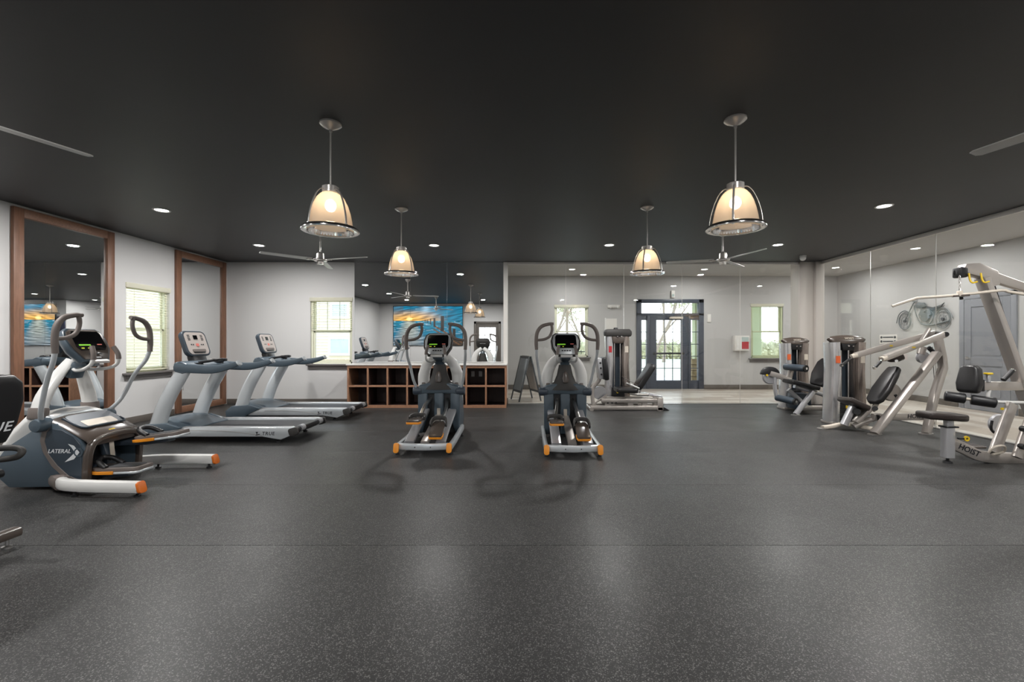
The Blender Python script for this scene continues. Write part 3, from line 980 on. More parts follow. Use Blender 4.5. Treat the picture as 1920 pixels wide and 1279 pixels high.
def pic(u, v):
    """a sunset over a shallow sea with a timber groyne, u to the right, v up"""
    hz = .62
    def wob(a, b, k=26):
        return sum(math.sin(a * p + b * q + f) for p, q, f in _n1[:k]) / k ** .5
    su = u - .77
    if v > hz:
        t = (v - hz) / (1 - hz)
        warm = max(0, 1 - (su * su * 3.2 + (t * .95) ** 2 * 1.6)) ** 1.3
        c = [.01 + .9 * warm, .16 + .30 * warm + .04 * t, .27 - .20 * warm + .08 * t]
        w = wob(u * 1.3, v * 2.2)
        k = max(-.6, min(.6, w * .42))
        c = [max(0, q * (1 + k)) for q in c]
        if t > .45 and u > .86: c = [q * .55 + .05 for q in c]
        s = max(0, 1 - ((su / .05) ** 2 + ((v - hz - .055) / .06) ** 2))
        c = [c[0] + 1.1 * s, c[1] + .8 * s, c[2] + .35 * s]
    else:
        t = (hz - v) / hz
        glow = max(0, 1 - (su / (.09 + .22 * t)) ** 2) * (1 - .45 * t)
        c = [.008 + .38 * glow, .20 + .22 * glow - .07 * t, .31 + .04 * glow - .06 * t]
        w = wob(u * (1.5 - 1.1 * t), v * (6 - 3.8 * t), 22)
        k = max(-.75, min(.9, w * .55))
        c = [max(0, q * (1 + k)) for q in c]
        if w > .9: c = [q * .6 + .32 for q in c]
        # posts and rails of the groyne
    def rect(a, b, lo, hi): return a < u < b and lo < v < hi
    for a, b, lo, hi in ((.265, .315, .36, .76), (.395, .42, .47, .70), (.455, .47, .53, .68), (.50, .512, .56, .66), (.54, .548, .58, .655), (.10, .14, .14, .42)):
        if rect(a, b, lo, hi): return (.02, .015, .012)
    top = .50 - (.42 - u) * 1.05; 
    if u < .42 and (top - .015 < v < top + .03 or top - .11 < v < top - .075):
        return (.16, .075, .03) if (u * 37 + v * 20) % 2 < 1.5 else (.05, .03, .02)
    if u < .20 and v < .16: return (.03, .02, .015)
    return c


NU, NV = 144, 84


def screen(Xc, Yw, zc, w, h, label):
    r = empty('wall_screen', (Xc, Yw, zc), label, 'screen', 'sunset wall screens', world=False)
    MB().bb(-w / 2 - .02, w / 2 + .02, .004, .05, -h / 2 - .02, h / 2 + .02).build('bezel', 'black_plastic', r, .006, 2)
    me = bpy.data.meshes.new('display')
    vs, fs, cs = [], [], []
    for j in range(NV + 1):
        for i in range(NU + 1):
            vs.append((w / 2 - w * i / NU, .0525, -h / 2 + h * j / NV))
            cs.append(pic(i / NU, j / NV))
    for j in range(NV):
        for i in range(NU):
            a = j * (NU + 1) + i
            fs.append((a, a + 1, a + NU + 2, a + NU + 1))
    me.from_pydata(vs, [], fs)
    at = me.color_attributes.new('picture', 'FLOAT_COLOR', 'POINT')
    at.data.foreach_set('color', [q for c in cs for q in (*c, 1.0)])
    if 'screen_picture' not in MATS:
        m = bpy.data.materials.new('screen_picture'); m.use_nodes = True
        nt = m.node_tree; b = nt.nodes['Principled BSDF']
        a = nt.nodes.new('ShaderNodeAttribute'); a.attribute_name = 'picture'
        nt.links.new(a.outputs['Color'], b.inputs['Emission Color']); b.inputs['Emission Strength'].default_value = 1.15
        b.inputs['Base Color'].default_value = (.01, .01, .01, 1); b.inputs['Roughness'].default_value = .25
        MATS['screen_picture'] = m
    me.materials.append(MATS['screen_picture'])
    o = bpy.data.objects.new('display', me); COL.objects.link(o); o.parent = r
    return r


screen(-4.17, YR, 2.05, 3.02, 1.70, 'large screen showing a sunset sea and timber posts, seen in the wall mirror')
screen(7.44, AY0, 2.02, 2.85, 1.62, 'large screen showing the sunset sea, seen in the nearest framed mirror')

# ------------------------------------------------------------------ small fixtures
r = empty('security_camera', (5.5, 8.6, H), 'small white dome security camera on the black ceiling near the corner column', 'camera')
MB().lathe([(.001, H), (.06, H), (.06, H - .03), (.001, H - .03)], (5.5, 8.6, 0)).build('mount', 'white_plastic', r)
MB().sphere((5.5, 8.6, H - .05), .058, 14).build('dome', 'white_plastic', r)

r = empty('first_aid_cabinet', (6.03, LY, 1.1), 'white wall cabinet with a red square on its front beside the lobby window', 'cabinet')
MB().bb(5.86, 6.26, LY - .16, LY, 1.08, 1.50).build('case', 'white_trim', r, .008, 2)
MB().bb(5.89, 6.23, LY - .168, LY - .16, 1.11, 1.47).build('front_panel', 'white_plastic', r, .004, 1)
MB().bb(6.04, 6.23, LY - .172, LY - .167, 1.13, 1.33).build('red_window', 'red', r)
MB().bb(6.04, 6.23, LY - .172, LY - .167, 1.335, 1.46).build('grey_window', 'house_glass', r)

r = empty('emergency_light', (2.53, LY, 2.3), 'small white emergency light on the lobby wall left of the entrance', 'light')
MB().bb(2.36, 2.70, LY - .05, LY, 2.28, 2.36).build('body', 'white_trim', r, .01, 2)
for dx in (-.1, .1): MB().sphere((2.53 + dx, LY - .06, 2.30), .04, 12).build('lamp_head', 'white_plastic', r)
r = empty('card_reader', (5.19, LY, 1.95), 'small pale card reader plate right of the entrance door', 'card reader')
MB().bb(5.15, 5.25, LY - .03, LY, 1.88, 2.10).build('housing', 'white_trim', r, .006, 2)
MB().bb(5.17, 5.23, LY - .034, LY - .03, 2.02, 2.07).build('indicator', 'white_plastic', r)
r = empty('door_sensor', (4.18, LY, 2.55), 'small white motion sensor above the entrance door', 'sensor')
MB().bb(4.13, 4.23, LY - .06, LY, 2.56, 2.76).build('housing', 'white_trim', r, .012, 2)
MB().bb(4.15, 4.21, LY - .064, LY - .06, 2.59, 2.66).build('lens', 'house_glass', r)
r = empty('notice_panel', (2.45, LY, 1.7), 'white notice sheet on the lobby wall above the leg press tower', 'notice')
MB().bb(2.30, 2.62, LY - .012, LY, 1.60, 1.98).build('sheet', 'white_trim', r)
MB().bb(2.28, 2.32, LY - .018, LY, 1.58, 2.0).build('edge_strip', 'white_plastic', r)

# directional sign on the corridor wall
r = empty('wall_sign', (LX, 10.6, 1.4), 'white wall sign with two lines of dark marks in the corridor', 'sign')
ya, yb, za, zb = 10.28, 10.78, 1.27, 1.50
MB().bb(LX - .015, LX, ya, yb, za, zb).build('plate', 'white_trim', r)
for z in (1.435, 1.335):
    MB().bb(LX - .018, LX - .014, ya + .10, yb - .10, z - .014, z + .014).build('text_line', 'board_frame', r)
    for yy in (ya + .055, yb - .055):
        MB().cyl((LX - .018, yy, z), (LX - .014, yy, z), .03, 14).build('arrow_dot', 'board_frame', r)

# wire motorcycle wall art on the corridor wall
r = empty('motorcycle_wall_art', (LX, 9.7, 1.9), 'grey wire motorcycle wall art on the corridor wall', 'wall art')
Yc = 9.55


def A(a, z): return (LX - .03, Yc + .06 + a * .85, 1.3 + z)      # a: to the left in view = larger y


for a, rr, nm in ((.52, .19, 'front_wheel'), (-.55, .19, 'rear_wheel')):
    w = MB()
    for q in (rr, rr * .86, rr * .5):
        w.tube([A(a + q * math.cos(2 * PI * k / 28), .50 + q * math.sin(2 * PI * k / 28)) for k in range(28)], .008 if q == rr else .005, 6, closed=True)
    wo = w.build(nm, 'art_metal', r)
    MB().cyl((LX - .045, A(a, 0)[1], 1.80), (LX - .015, A(a, 0)[1], 1.80), .03, 14).build('hub', 'board_frame', wo)
    sp = MB()
    for k in range(8):
        sp.tube([A(a, .5), A(a + rr * math.cos(k * PI / 4 + .2), .5 + rr * math.sin(k * PI / 4 + .2))], .003, 5)
    sp.build('spokes', 'art_metal', wo)
MB().tube([A(.52, .5), A(.40, .68), A(.28, .86), A(.22, .92)], .012, 6, 3).build('fork', 'art_metal', r)
MB().tube([A(.14, .93), A(.22, .92), A(.30, .95), A(.20, .98)], .009, 6, 3).build('handlebar', 'art_metal', r)
MB().tube([A(.78, .46), A(.70, .66), A(.52, .74), A(.34, .66)], .01, 6, 4).build('front_fender', 'art_metal', r)
MB().tube([A(-.30, .60), A(-.45, .73), A(-.66, .70), A(-.80, .52)], .01, 6, 4).build('rear_fender', 'art_metal', r)
MB().ext([(A(q, w)[1], A(q, w)[2]) for q, w in ((.20, .84), (.10, .90), (-.06, .88), (-.14, .80), (.0, .76), (.14, .77))], LX - .05, LX - .02, 'yz').build('fuel_tank', 'art_metal', r, .006, 2)
MB().ext([(A(q, w)[1], A(q, w)[2]) for q, w in ((-.14, .80), (-.30, .76), (-.52, .80), (-.60, .84), (-.52, .76), (-.30, .70), (-.14, .74))], LX - .05, LX - .02, 'yz').build('saddle', 'board_frame', r, .006, 2)
MB().tube([A(.24, .84), A(.16, .60), A(.02, .42), A(-.22, .42), A(-.30, .62), A(-.14, .76)], .011, 6, 3).build('frame', 'art_metal', r)
m = MB().cyl((LX - .06, Yc - .02, 1.3 + .56), (LX - .02, Yc - .02, 1.3 + .56), .10, 18)
m.box((LX - .04, Yc + .06, 1.3 + .66), (.03, .10, .14), Matrix.Rotation(.4, 3, 'X')); m.box((LX - .04, Yc - .10, 1.3 + .66), (.03, .10, .14), Matrix.Rotation(-.4, 3, 'X'))
m.build('engine', 'art_metal', r, .004, 1)
MB().tube([A(.02, .42), A(-.2, .38), A(-.5, .42), A(-.72, .46)], .018, 8, 3).build('exhaust', 'art_metal', r)

# A-frame chalkboard in the lobby
r = empty('sandwich_board', (.06, 9.95, 0), 'grey folding A-frame sandwich board standing behind the glass', 'sign')
apex = (0, 0, .98)
for s in (1, -1):
    base = V(.06 + s * .26, 9.95, 0)
    top = V(.06 + s * .02, 9.95, 1.0)
    d = (top - base).normalized(); wv = V(-.10 * s, .99, 0).normalized() if False else V(0, 1, 0)
    mm = basis((base + top) / 2, wv, d)
    L_ = (top - base).length
    f = MB()
    for xx in (-.27, .27): f.bb(xx - .02, xx + .02, -L_ / 2, L_ / 2, -.012, .012)
    for yy in (L_ / 2 - .03, -L_ / 2 + .22): f.bb(-.25, .25, yy - .025, yy + .025, -.012, .012)
    fo = f.xf(mm).build('leg_frame', 'board_frame', r, .003, 1)
    MB().bb(-.25, .25, -L_ / 2 + .245, L_ / 2 - .055, -.006, .006).xf(mm).build('chalk_panel', 'chalk' if s < 0 else 'panel_pink', fo)
MB().cyl((.06, 9.70, 1.0), (.06, 10.2, 1.0), .012, 10).build('hinge', 'steel', r)
r.rotation_euler = (0, 0, 0.35)

# ------------------------------------------------------------------ cardio machines
def elliptical_upper(r, lat, hi, lo, tilt=0.0, wide=0.0, foot=.66, pod=(.30, 1.0, .69), near_dy=.0, far_dy=.0, mast_w=.075, pod_mat='slate', bulge=(.84, .50)):
    """console, mast legs, fixed grips and swinging arms; user stands at y=0 and looks along +y"""
    # A-frame mast
    for s in (-1, 1):
        MB().oval([(s * lat, 1.12, foot), (s * lat * bulge[0], 1.11, foot + .15), (s * lat * bulge[1], 1.08, foot + .32), (s * .03, 1.04, 1.14)], .135, mast_w, up=(s * .9, 0, .44), sm=5,
                  scale=[1.1, 1.05, .9, .7]).build('mast_leg', 'white_plastic', r)
        MB().oval([(s * (lat + .005), 1.12, foot - .05), (s * lat * .97, 1.12, foot + .05)], .17, .10, up=(s, 0, .2)).build('mast_collar', 'grip_grey', r, .01, 2)
    # console
    M = Matrix.Translation((0, .90, 1.275)) @ Matrix.Rotation(math.radians(90 - 28), 4, 'X') @ Matrix.Scale(1.09, 4)
    out = [(-.125, .165), (.125, .165), (.165, .135), (.185, .06), (.175, -.04), (.115, -.15), (-.115, -.15), (-.175, -.04), (-.185, .06), (-.165, .135)]
    co = MB().loft([[M @ V(x * k, y * k - .01 * (1 - k), z) for x, y in out] for k, z in ((.55, -.10), (.85, -.075), (1.0, -.035), (1.0, -.006), (.965, .004))]).build('console', hi, r)
    fr = [(x * .88, y * .90) for x, y in out]
    MB().loft([[M @ V(x, y, .003) for x, y in fr], [M @ V(x, y, .012) for x, y in fr], [M @ V(x * .95, y * .95, .016) for x, y in fr]]).build('bezel', lo, co)
    MB().ext([(-.112, .128), (.112, .128), (.128, .10), (.132, -.02), (.105, -.055), (-.105, -.055), (-.132, -.02), (-.128, .10)], .015, .019, 'xy').xf(M).build('display', 'black_gloss', co)
    MB().ext(rrect(.10, .014, .004), .019, .021, 'xy').xf(M @ Matrix.Translation((-.055, -.005, 0))).build('green_readout', 'led_green', co)
    MB().ext(rrect(.042, .009, .003), .019, .021, 'xy').xf(M @ Matrix.Translation((.075, .0, 0))).build('red_readout', 'led_red', co)
    MB().ext(rrect(.024, .009, .003), .019, .021, 'xy').xf(M @ Matrix.Translation((-.085, -.035, 0))).build('yellow_readout', 'led_yellow', co)
    MB().ext(rrect(.014, .009, .003), .019, .021, 'xy').xf(M @ Matrix.Translation((-.035, -.035, 0))).build('yellow_readout', 'led_yellow', co)
    for k in range(4):
        MB().ext(rrect(.022, .014, .004), .016, .0195, 'xy').xf(M @ Matrix.Translation((-.045 + k * .03, -.09, 0))).build('button', 'ink', co)
    text('octane', .026, 'white_ink', co, M @ Matrix.Translation((0, -.122, .017)), 'brand_lettering')
    Mb = basis(M @ V(0, .06, -.102), (-1, 0, 0), (M.to_3x3() @ V(0, 1, 0)))
    text('octane fitness', .03, 'white_ink', co, Mb, 'brand_lettering')
    MB().rbar([M @ V(0, -.14, -.04), (0, 1.0, 1.08), (0, 1.05, .98)], .13, .08, up=(0, 1, .3), sm=3).build('console_neck', 'slate', r)
    MB().rbar([M @ V(-.07, -.165, .02), M @ V(.07, -.165, .02)], .045, .028, up=(0, -.4, 1)).build('console_lip', 'white_plastic', r)
    # fixed grips
    for s in (-1, 1):
        MB().tube([(s * .03, 1.02, 1.06), (s * .09, .93, 1.045), (s * .125, .82, 1.06), (s * .13, .755, 1.10), (s * .125, .735, 1.15)], .016, 10, 4).build('fixed_handlebar', 'white_plastic', r)
        MB().tube([(s * .125, .735, 1.145), (s * .12, .74, 1.20), (s * .105, .77, 1.265)], .021, 10, 4).build('fixed_grip', 'grip_grey', r)
    # swinging arms
    for s, dy in ((-1, near_dy), (1, far_dy)):
        w = wide
        px_, py_, pz = pod
        tube = [(s * px_, py_, pz), (s * (px_ + .04 + w), py_ - .07 + dy * .3, pz + .13), (s * (.37 + w), .86 + dy * .6, .98), (s * (.392 + w), .785 + dy * .85, 1.12), (s * (.395 + w), .755 + dy, 1.23)]
        MB().tube(tube, .0185, 12, 5).build('arm_tube', 'silver_paint', r)
        a = [(.395 + w, 1.21), (.40 + w, 1.33), (.385 + w, 1.44), (.33 + w, 1.515), (.24 + w, 1.545), (.17 + w, 1.55)]
        ga = MB().tube([(s * x, .755 + dy, z) for x, z in a], [.023, .025, .025, .024, .022, .019], 12, 5).build('arm_grip', 'grip_grey', r)
        b = [(.20 + w, 1.545), (.192 + w, 1.47), (.225 + w, 1.385), (.30 + w, 1.345), (.398 + w, 1.335)]
        MB().tube([(s * x, .755 + dy, z) for x, z in b], .0185, 10, 5).build('grip_loop', 'grip_grey', ga)
        MB().lathe([(.001, -.02), (.045, -.02), (.058, -.005), (.06, .085), (.05, .105), (.001, .11)], (s * (px_ - .05), py_, pz - .02), (s, 0, 0), 24).build('pivot_pod', pod_mat, r)


# ---- the wide lateral trainer in the left foreground (faces the mirror wall)
r = empty('lateral_elliptical', (-3.20, 4.13, 0), 'grey and white elliptical trainer with lateral lettering at the left', 'exercise machine', rz=PI / 2, world=False)
prof = [(.94, .03), (1.36, .025), (1.44, .12), (1.46, .26), (1.40, .40), (1.24, .60), (1.06, .64), (.94, .60)]
MB().ext(prof, -.235, .235, 'yz').build('drive_housing', 'slate_dark', r, .02, 3)
for s in (-1, 1):
    sp = [(.66, .05), (.70, .03), (1.34, .02), (1.43, .10), (1.455, .26), (1.36, .38), (1.02, .60), (.92, .585), (.72, .45), (.66, .36)]
    so = MB().ext(sp, s * .232, s * .272, 'yz').build('side_panel', 'slate', r, .012, 2)
    # rounded accent plate with lettering
    ac = [(.685, .08), (.70, .40), (.76, .475), (.86, .53), (.955, .545), (1.02, .50), (1.03, .42), (.98, .30), (.88, .17), (.78, .11)]
    MB().ext(ac, s * .271, s * .279, 'yz').build('accent_plate', 'slate_dark', so, .004, 1)
    cr = [(1.0, .56), (1.035, .52), (1.055, .44), (1.03, .34), (.95, .21), (.84, .11), (.70, .055), (.685, .085), (.80, .13), (.90, .22), (.985, .33), (1.012, .43), (.995, .51), (.965, .555)]
    MB().ext(cr, s * .2715, s * .283, 'yz').build('accent_band', 'grip_grey', so, .003, 1)
    mm = basis((s * .2805, .865, .345), (0, s * 1.0, 0), (0, 0, 1))
    mm = basis((s * .2805, .885, .345), (0, -1 if s < 0 else 1, 0), (0, 0, 1))
    text('LATERAL', .050, 'white_ink', so, mm, 'lettering', .25, 1.0)
    xl = MB()
    mx_ = basis((s * .2805, .735, .335), (0, -1 if s < 0 else 1, 0), (0, 0, 1))
    xl.ext([(-.07, .075), (-.02, .06), (.03, 0), (-.02, -.06), (-.10, -.085), (-.05, -.04), (-.01, 0), (-.04, .045)], 0, .002, 'xy').xf(mx_)
    xl.build('x_emblem', 'white_ink', so)
    MB().lathe([(.028, 0), (.04, 0), (.04, .003), (.028, .003)], (s * .2805, .715, .335), (s, 0, 0), 20, True).build('emblem_ring', 'slate', so)
# white front hood
MB().loft([[V(x, y, z) for x, y, z in ((-w, y0, z0), (-w * .9, y0 + .02, z0 + .05), (0, y0 + .03, z0 + .07), (w * .9, y0 + .02, z0 + .05), (w, y0, z0), (w * .9, y0 - .06, z0 - .08), (-w * .9, y0 - .06, z0 - .08))]
           for w, y0, z0 in ((.235, .98, .60), (.262, 1.08, .625), (.268, 1.20, .60), (.27, 1.32, .48), (.268, 1.42, .34), (.255, 1.475, .22))]).build('front_hood', 'white_plastic', r, .012, 2)
MB().loft([[V(-.25, y0, z0), V(-.12, y0, z0 + .025), V(.12, y0, z0 + .025), V(.25, y0, z0), V(.25, y0 + .02, z0 - .05), V(-.25, y0 + .02, z0 - .05)]
           for y0, z0 in ((.98, .625), (1.06, .655), (1.16, .655))]).build('top_cowl', 'silver_paint', r, .008, 2)
# rear deck over the opening
rd = MB().loft([[V(-.272, y0, z0 - .02), V(-.24, y0 - .005, z0 + .01), V(-.12, y0 - .01, z0 + .028), V(.12, y0 - .01, z0 + .028), V(.24, y0 - .005, z0 + .01), V(.272, y0, z0 - .02), V(.24, y0 + .02, z0 - .05), V(-.24, y0 + .02, z0 - .05)]
                for y0, z0 in ((.635, .42), (.66, .455), (.74, .50), (.88, .575), (.98, .615))]).build('rear_deck', 'taupe', r, .006, 1)
MB().ext(rrect(.42, .22, .04), -.002, .003, 'xy').xf(basis((0, .835, .582), (1, 0, 0), (0, .86, .48))).build('tray', 'slate_dark', rd)
MB().ext(rrect(.30, .09, .015), .002, .005, 'xy').xf(basis((0, .80, .5625), (1, 0, 0), (0, .86, .48))).build('warning_label', 'label_cream', rd)
MB().rbar([(-.21, .93, .62), (-.21, .76, .545), (-.12, .73, .54), (.12, .73, .54), (.21, .76, .545), (.21, .93, .62)], .018, .018, sm=3).build('tray_rim', 'slate_dark', rd)
MB().ext(rrect(.06, .018, .005), 0, .004, 'xy').xf(basis((-.02, .665, .488), (1, 0, 0), (0, .6, .8))).build('amber_badge', 'yellow', rd)
arch = [(-.255, .67, .03), (-.258, .66, .20), (-.25, .65, .34), (-.19, .645, .425), (0, .64, .45), (.19, .645, .425), (.25, .65, .34), (.258, .66, .20), (.255, .67, .03)]
MB().rbar(arch, .05, .06, up=(0, -1, .05), sm=4).build('rear_bezel', 'taupe', r)
MB().bb(-.232, .232, .90, .945, .03, .57).build('inner_back', 'black_plastic', r)
MB().bb(-.232, .232, .66, .95, .03, .06).build('inner_floor', 'black_plastic', r)
MB().rbar([(-.02, .70, .06), (-.02, .69, .25), (-.02, .78, .47)], .10, .05, up=(0, -1, 0), sm=3).build('centre_column', 'slate_dark', r)
MB().ext(rrect(.045, .18, .01), 0, .003, 'xy').xf(basis((-.02, .663, .29), (1, 0, 0), (0, .1, 1))).build('spec_label', 'label_cream', r)
# splayed legs
for s in (-1, 1):
    lp = [(s * .22, .98, .085), (s * .30, .86, .085), (s * .385, .72, .088), (s * .425, .55, .09), (s * .44, .30, .088), (s * .445, .03, .085)]
    lg = MB().rbar(lp, .075, .10, sm=5, r=.35).build('leg', 'white_plastic', r)
    MB().rbar([(s * .20, 1.0, .08), (s * .33, .80, .08)], .11, .12, r=.35).build('leg_boot', 'grip_grey', lg)
    MB().ext(rrect(.078, .10, .025), -.012, .012, 'xy').xf(basis((s * .445, .018, .085), (1, 0, 0), (0, .28, 1))).build('end_cap', 'orange_deep', lg, .004, 2)
    for yy in (.60, .07):
        MB().lathe([(.001, 0), (.026, 0), (.026, .012), (.01, .018), (.01, .05)], (s * .425, yy, 0), seg=14).build('leveling_foot', 'black_plastic', lg)
# pedals
for s, y0, z0, t in ((-1, .46, .165, .03), (1, .34, .40, .13)):
    mm = basis((s * .145, y0, z0), (1, 0, 0), (0, 1, -t))
    o2 = [(-.10, -.20), (-.075, -.225), (.075, -.225), (.10, -.20), (.105, .12), (.07, .20), (.0, .225), (-.07, .20), (-.105, .12)]
    pe = MB().ext(o2, -.015, .02, 'xy').xf(mm).build('pedal', 'grip_grey', r, .006, 2)
    MB().ext([(x * 1.02, y * 1.02) for x, y in o2], -.035, -.012, 'xy').xf(mm).build('pedal_skirt', 'silver_paint', pe, .005, 1)
    MB().ext([(-.108, -.02), (-.108, .13), (-.075, .215), (-.06, .215), (-.06, -.02)], -.034, -.006, 'xy').xf(mm @ Matrix.Translation((-.006, 0, 0))).build('orange_edge', 'orange', pe, .003, 1)
    MB().ext([(.108, -.02), (.108, .13), (.075, .215), (.06, .215), (.06, -.02)], -.034, -.006, 'xy').xf(mm @ Matrix.Translation((.006, 0, 0))).build('orange_edge', 'orange', pe, .003, 1)
    MB().tube([mm @ V(-.085, .06, .02), mm @ V(-.07, .14, .075), mm @ V(0, .175, .095), mm @ V(.07, .14, .075), mm @ V(.085, .06, .02)], .022, 10, 4).build('toe_guard', 'black_plastic', pe)
    MB().ext(rrect(.14, .30, .03), .019, .024, 'xy').xf(mm @ Matrix.Translation((0, -.04, 0))).build('tread_mat', 'belt', pe)
    MB().rbar([mm @ V(0, -.10, -.045), mm @ V(0, .12, -.05), (s * .145, .80, z0 * .55 + .10), (s * .14, .93, .22)], .09, .05, sm=2).build('pedal_arm', 'navy', r)
elliptical_upper(r, .235, 'slate', 'taupe', wide=.02, foot=.67, pod=(.30, 1.02, .60), near_dy=.02, far_dy=-.075)


# ---- two rail type ellipticals facing the mirror wall and the lobby
def rail_elliptical(loc, label):
    r = empty('elliptical_trainer', loc, label, 'exercise machine', 'centre ellipticals', world=False)
    prof = [(1.02, .05), (1.58, .05), (1.64, .14), (1.62, .32), (1.50, .55), (1.30, .68), (1.10, .70), (1.02, .66)]
    MB().ext(prof, -.255, .255, 'yz').build('drive_housing', 'slate', r, .025, 3)
    MB().loft([[V(-w, y0, z0), V(-w * .7, y0 + .02, z0 + .05), V(0, y0 + .03, z0 + .07), V(w * .7, y0 + .02, z0 + .05), V(w, y0, z0), V(w * .9, y0 - .08, z0 - .08), V(-w * .9, y0 - .08, z0 - .08)]
               for w, y0, z0 in ((.20, 1.10, .70), (.25, 1.22, .70), (.262, 1.36, .63), (.262, 1.50, .52), (.255, 1.60, .38))]).build('front_hood', 'white_plastic', r, .012, 2)
    # rear cover with two pedal slots
    for x0_, x1_ in ((-.285, -.155), (-.066, .066), (.155, .285)):
        side = abs(x0_ + x1_) > .1
        s_ = 1 if x0_ > 0 else -1
        lo_ = [(x0_, .06), (x1_, .06)] if not side else ([(s_ * .155, .30), (s_ * .20, .06), (s_ * .285, .06)])
        poly = ([(x0_, .06), (x1_, .06), (x1_, .64), (x0_, .64)] if not side else [(s_ * .155, .64), (s_ * .155, .30), (s_ * .225, .06), (s_ * .285, .06), (s_ * .29, .64)])
        MB().ext(poly, .955, 1.03, 'xz').build('rear_cover_post', 'slate', r, .02, 3)
    MB().ext([(-.29, .585), (-.15, .60), (-.07, .60), (.07, .60), (.15, .60), (.29, .585), (.305, .66), (.27, .72), (.12, .75), (-.12, .75), (-.27, .72), (-.305, .66)], .945, 1.06, 'xz').build('rear_cover_top', 'slate', r, .03, 3)
    MB().bb(-.25, .25, 1.005, 1.03, .06, .64).build('inner_back', 'black_plastic', r)
    MB().ext(rrect(.045, .15, .008), 0, .003, 'xy').xf(basis((0, .954, .33), (1, 0, 0), (0, 0, 1))).build('spec_label', 'label_cream', r)
    # shroud rising to the console
    rings = []
    for w, d, y0, z0 in ((.275, .10, 1.02, .66), (.22, .11, 1.03, .71), (.15, .10, 1.04, .765), (.11, .085, 1.04, .86), (.08, .07, 1.04, 1.0)):
        rings.append([V(w * math.cos(2 * PI * k / 24), y0 + d * math.sin(2 * PI * k / 24), z0) for k in range(24)])
    MB().loft(rings).build('shroud', 'taupe' if False else 'grip_dark', r)
    MB().ext([(-.03, -.07), (.03, -.07), (.045, -.02), (.03, .06), (0, .09), (-.03, .06), (-.045, -.02)], 0, .012, 'xy').xf(basis((0, .932, .83), (1, 0, 0), (0, .22, 1))).build('shroud_inset', 'taupe', r, .006, 2)
    text('octane', .04, 'white_ink', r, basis((0, .9435, .675), (1, 0, 0), (0, 0, 1)), 'brand_lettering')
    # frame legs, cross bar and feet
    for s in (-1, 1):
        lg = MB().rbar([(s * .305, .0, .085), (s * .305, .45, .085), (s * .30, 1.12, .11)], .05, .085, r=.35, sm=2).build('leg', 'silver_paint', r)
        MB().ext(rrect(.062, .115, .026), -.014, .014, 'xy').xf(basis((s * .305, -.01, .088), (1, 0, 0), (0, .22, 1))).build('end_cap', 'orange', lg, .005, 2)
        for yy in (.05, 1.05):
            MB().lathe([(.001, 0), (.024, 0), (.024, .012), (.01, .018), (.01, .05)], (s * .305, yy, 0), seg=14).build('leveling_foot', 'black_plastic', lg)
    cb = MB().rbar([(-.29, .05, .095), (0, .02, .092), (.29, .05, .095)], .055, .075, r=.25, sm=4).build('cross_bar', 'silver_paint', r)
    for xx in (-.09, .09): MB().cyl((xx, -.012, .095), (xx, .0, .095), .006, 8).build('bolt', 'ink', cb)
    for xx, w, h in ((-.185, .115, 1.15), (0, .10, .8), (.185, .115, 1.15)):
        MB().rbar([(xx, .10, .12), (xx, .50, .12 + .11 * h), (xx, .98, .12 + .22 * h)], w, .05, r=.3, sm=2).build('rail_ramp', 'silver_warm' if xx == 0 else 'silver', r)
    # pedals
    for s, y0, z0, t in ((-1, .36, .345, .06), (1, .20, .265, -.42)):
        mm = basis((s * .15 - .02, y0, z0), (1, 0, 0), (0, 1, -t))
        o2 = [(-.07, -.16), (.07, -.16), (.08, -.13), (.08, .10), (.05, .16), (-.05, .16), (-.08, .10), (-.08, -.13)]
        pe = MB().ext(o2, -.012, .014, 'xy').xf(mm).build('pedal', 'taupe', r, .006, 2)
        MB().rbar([mm @ V(-.092, .05, .014), mm @ V(-.092, .10, .03), mm @ V(-.06, .17, .045), mm @ V(.06, .17, .045), mm @ V(.092, .10, .03), mm @ V(.092, .05, .014)], .02, .05, sm=3).build('pedal_wall', 'grip_dark', pe)
        MB().ext([(-.07, -.168), (.07, -.168), (.085, -.13), (.085, -.06), (-.085, -.06), (-.085, -.13)], -.035, -.010, 'xy').xf(mm).build('orange_edge', 'orange', pe, .005, 2)
        MB().rbar([mm @ V(0, .02, -.03), mm @ V(0, .16, -.02), (s * .135, .72, z0 + .13), (s * .112, 1.0, .52)], .035, .055, sm=3).build('pedal_arm', 'steel', r)
    elliptical_upper(r, .235, 'grip_dark', 'silver_paint', foot=.70, pod=(.30, .99, .66), near_dy=.03, far_dy=-.03, mast_w=.155, pod_mat='navy', bulge=(1.0, .72))
    return r


e1 = rail_elliptical((-1.16, 5.05, 0), 'elliptical trainer standing in front of the cubby counter and mirror')
e2 = copy_tree(e1)
e2.location = (.57, 4.96, 0)
tag(e2, 'elliptical trainer standing in front of the lobby glass and sandwich board', 'exercise machine', 'centre ellipticals')


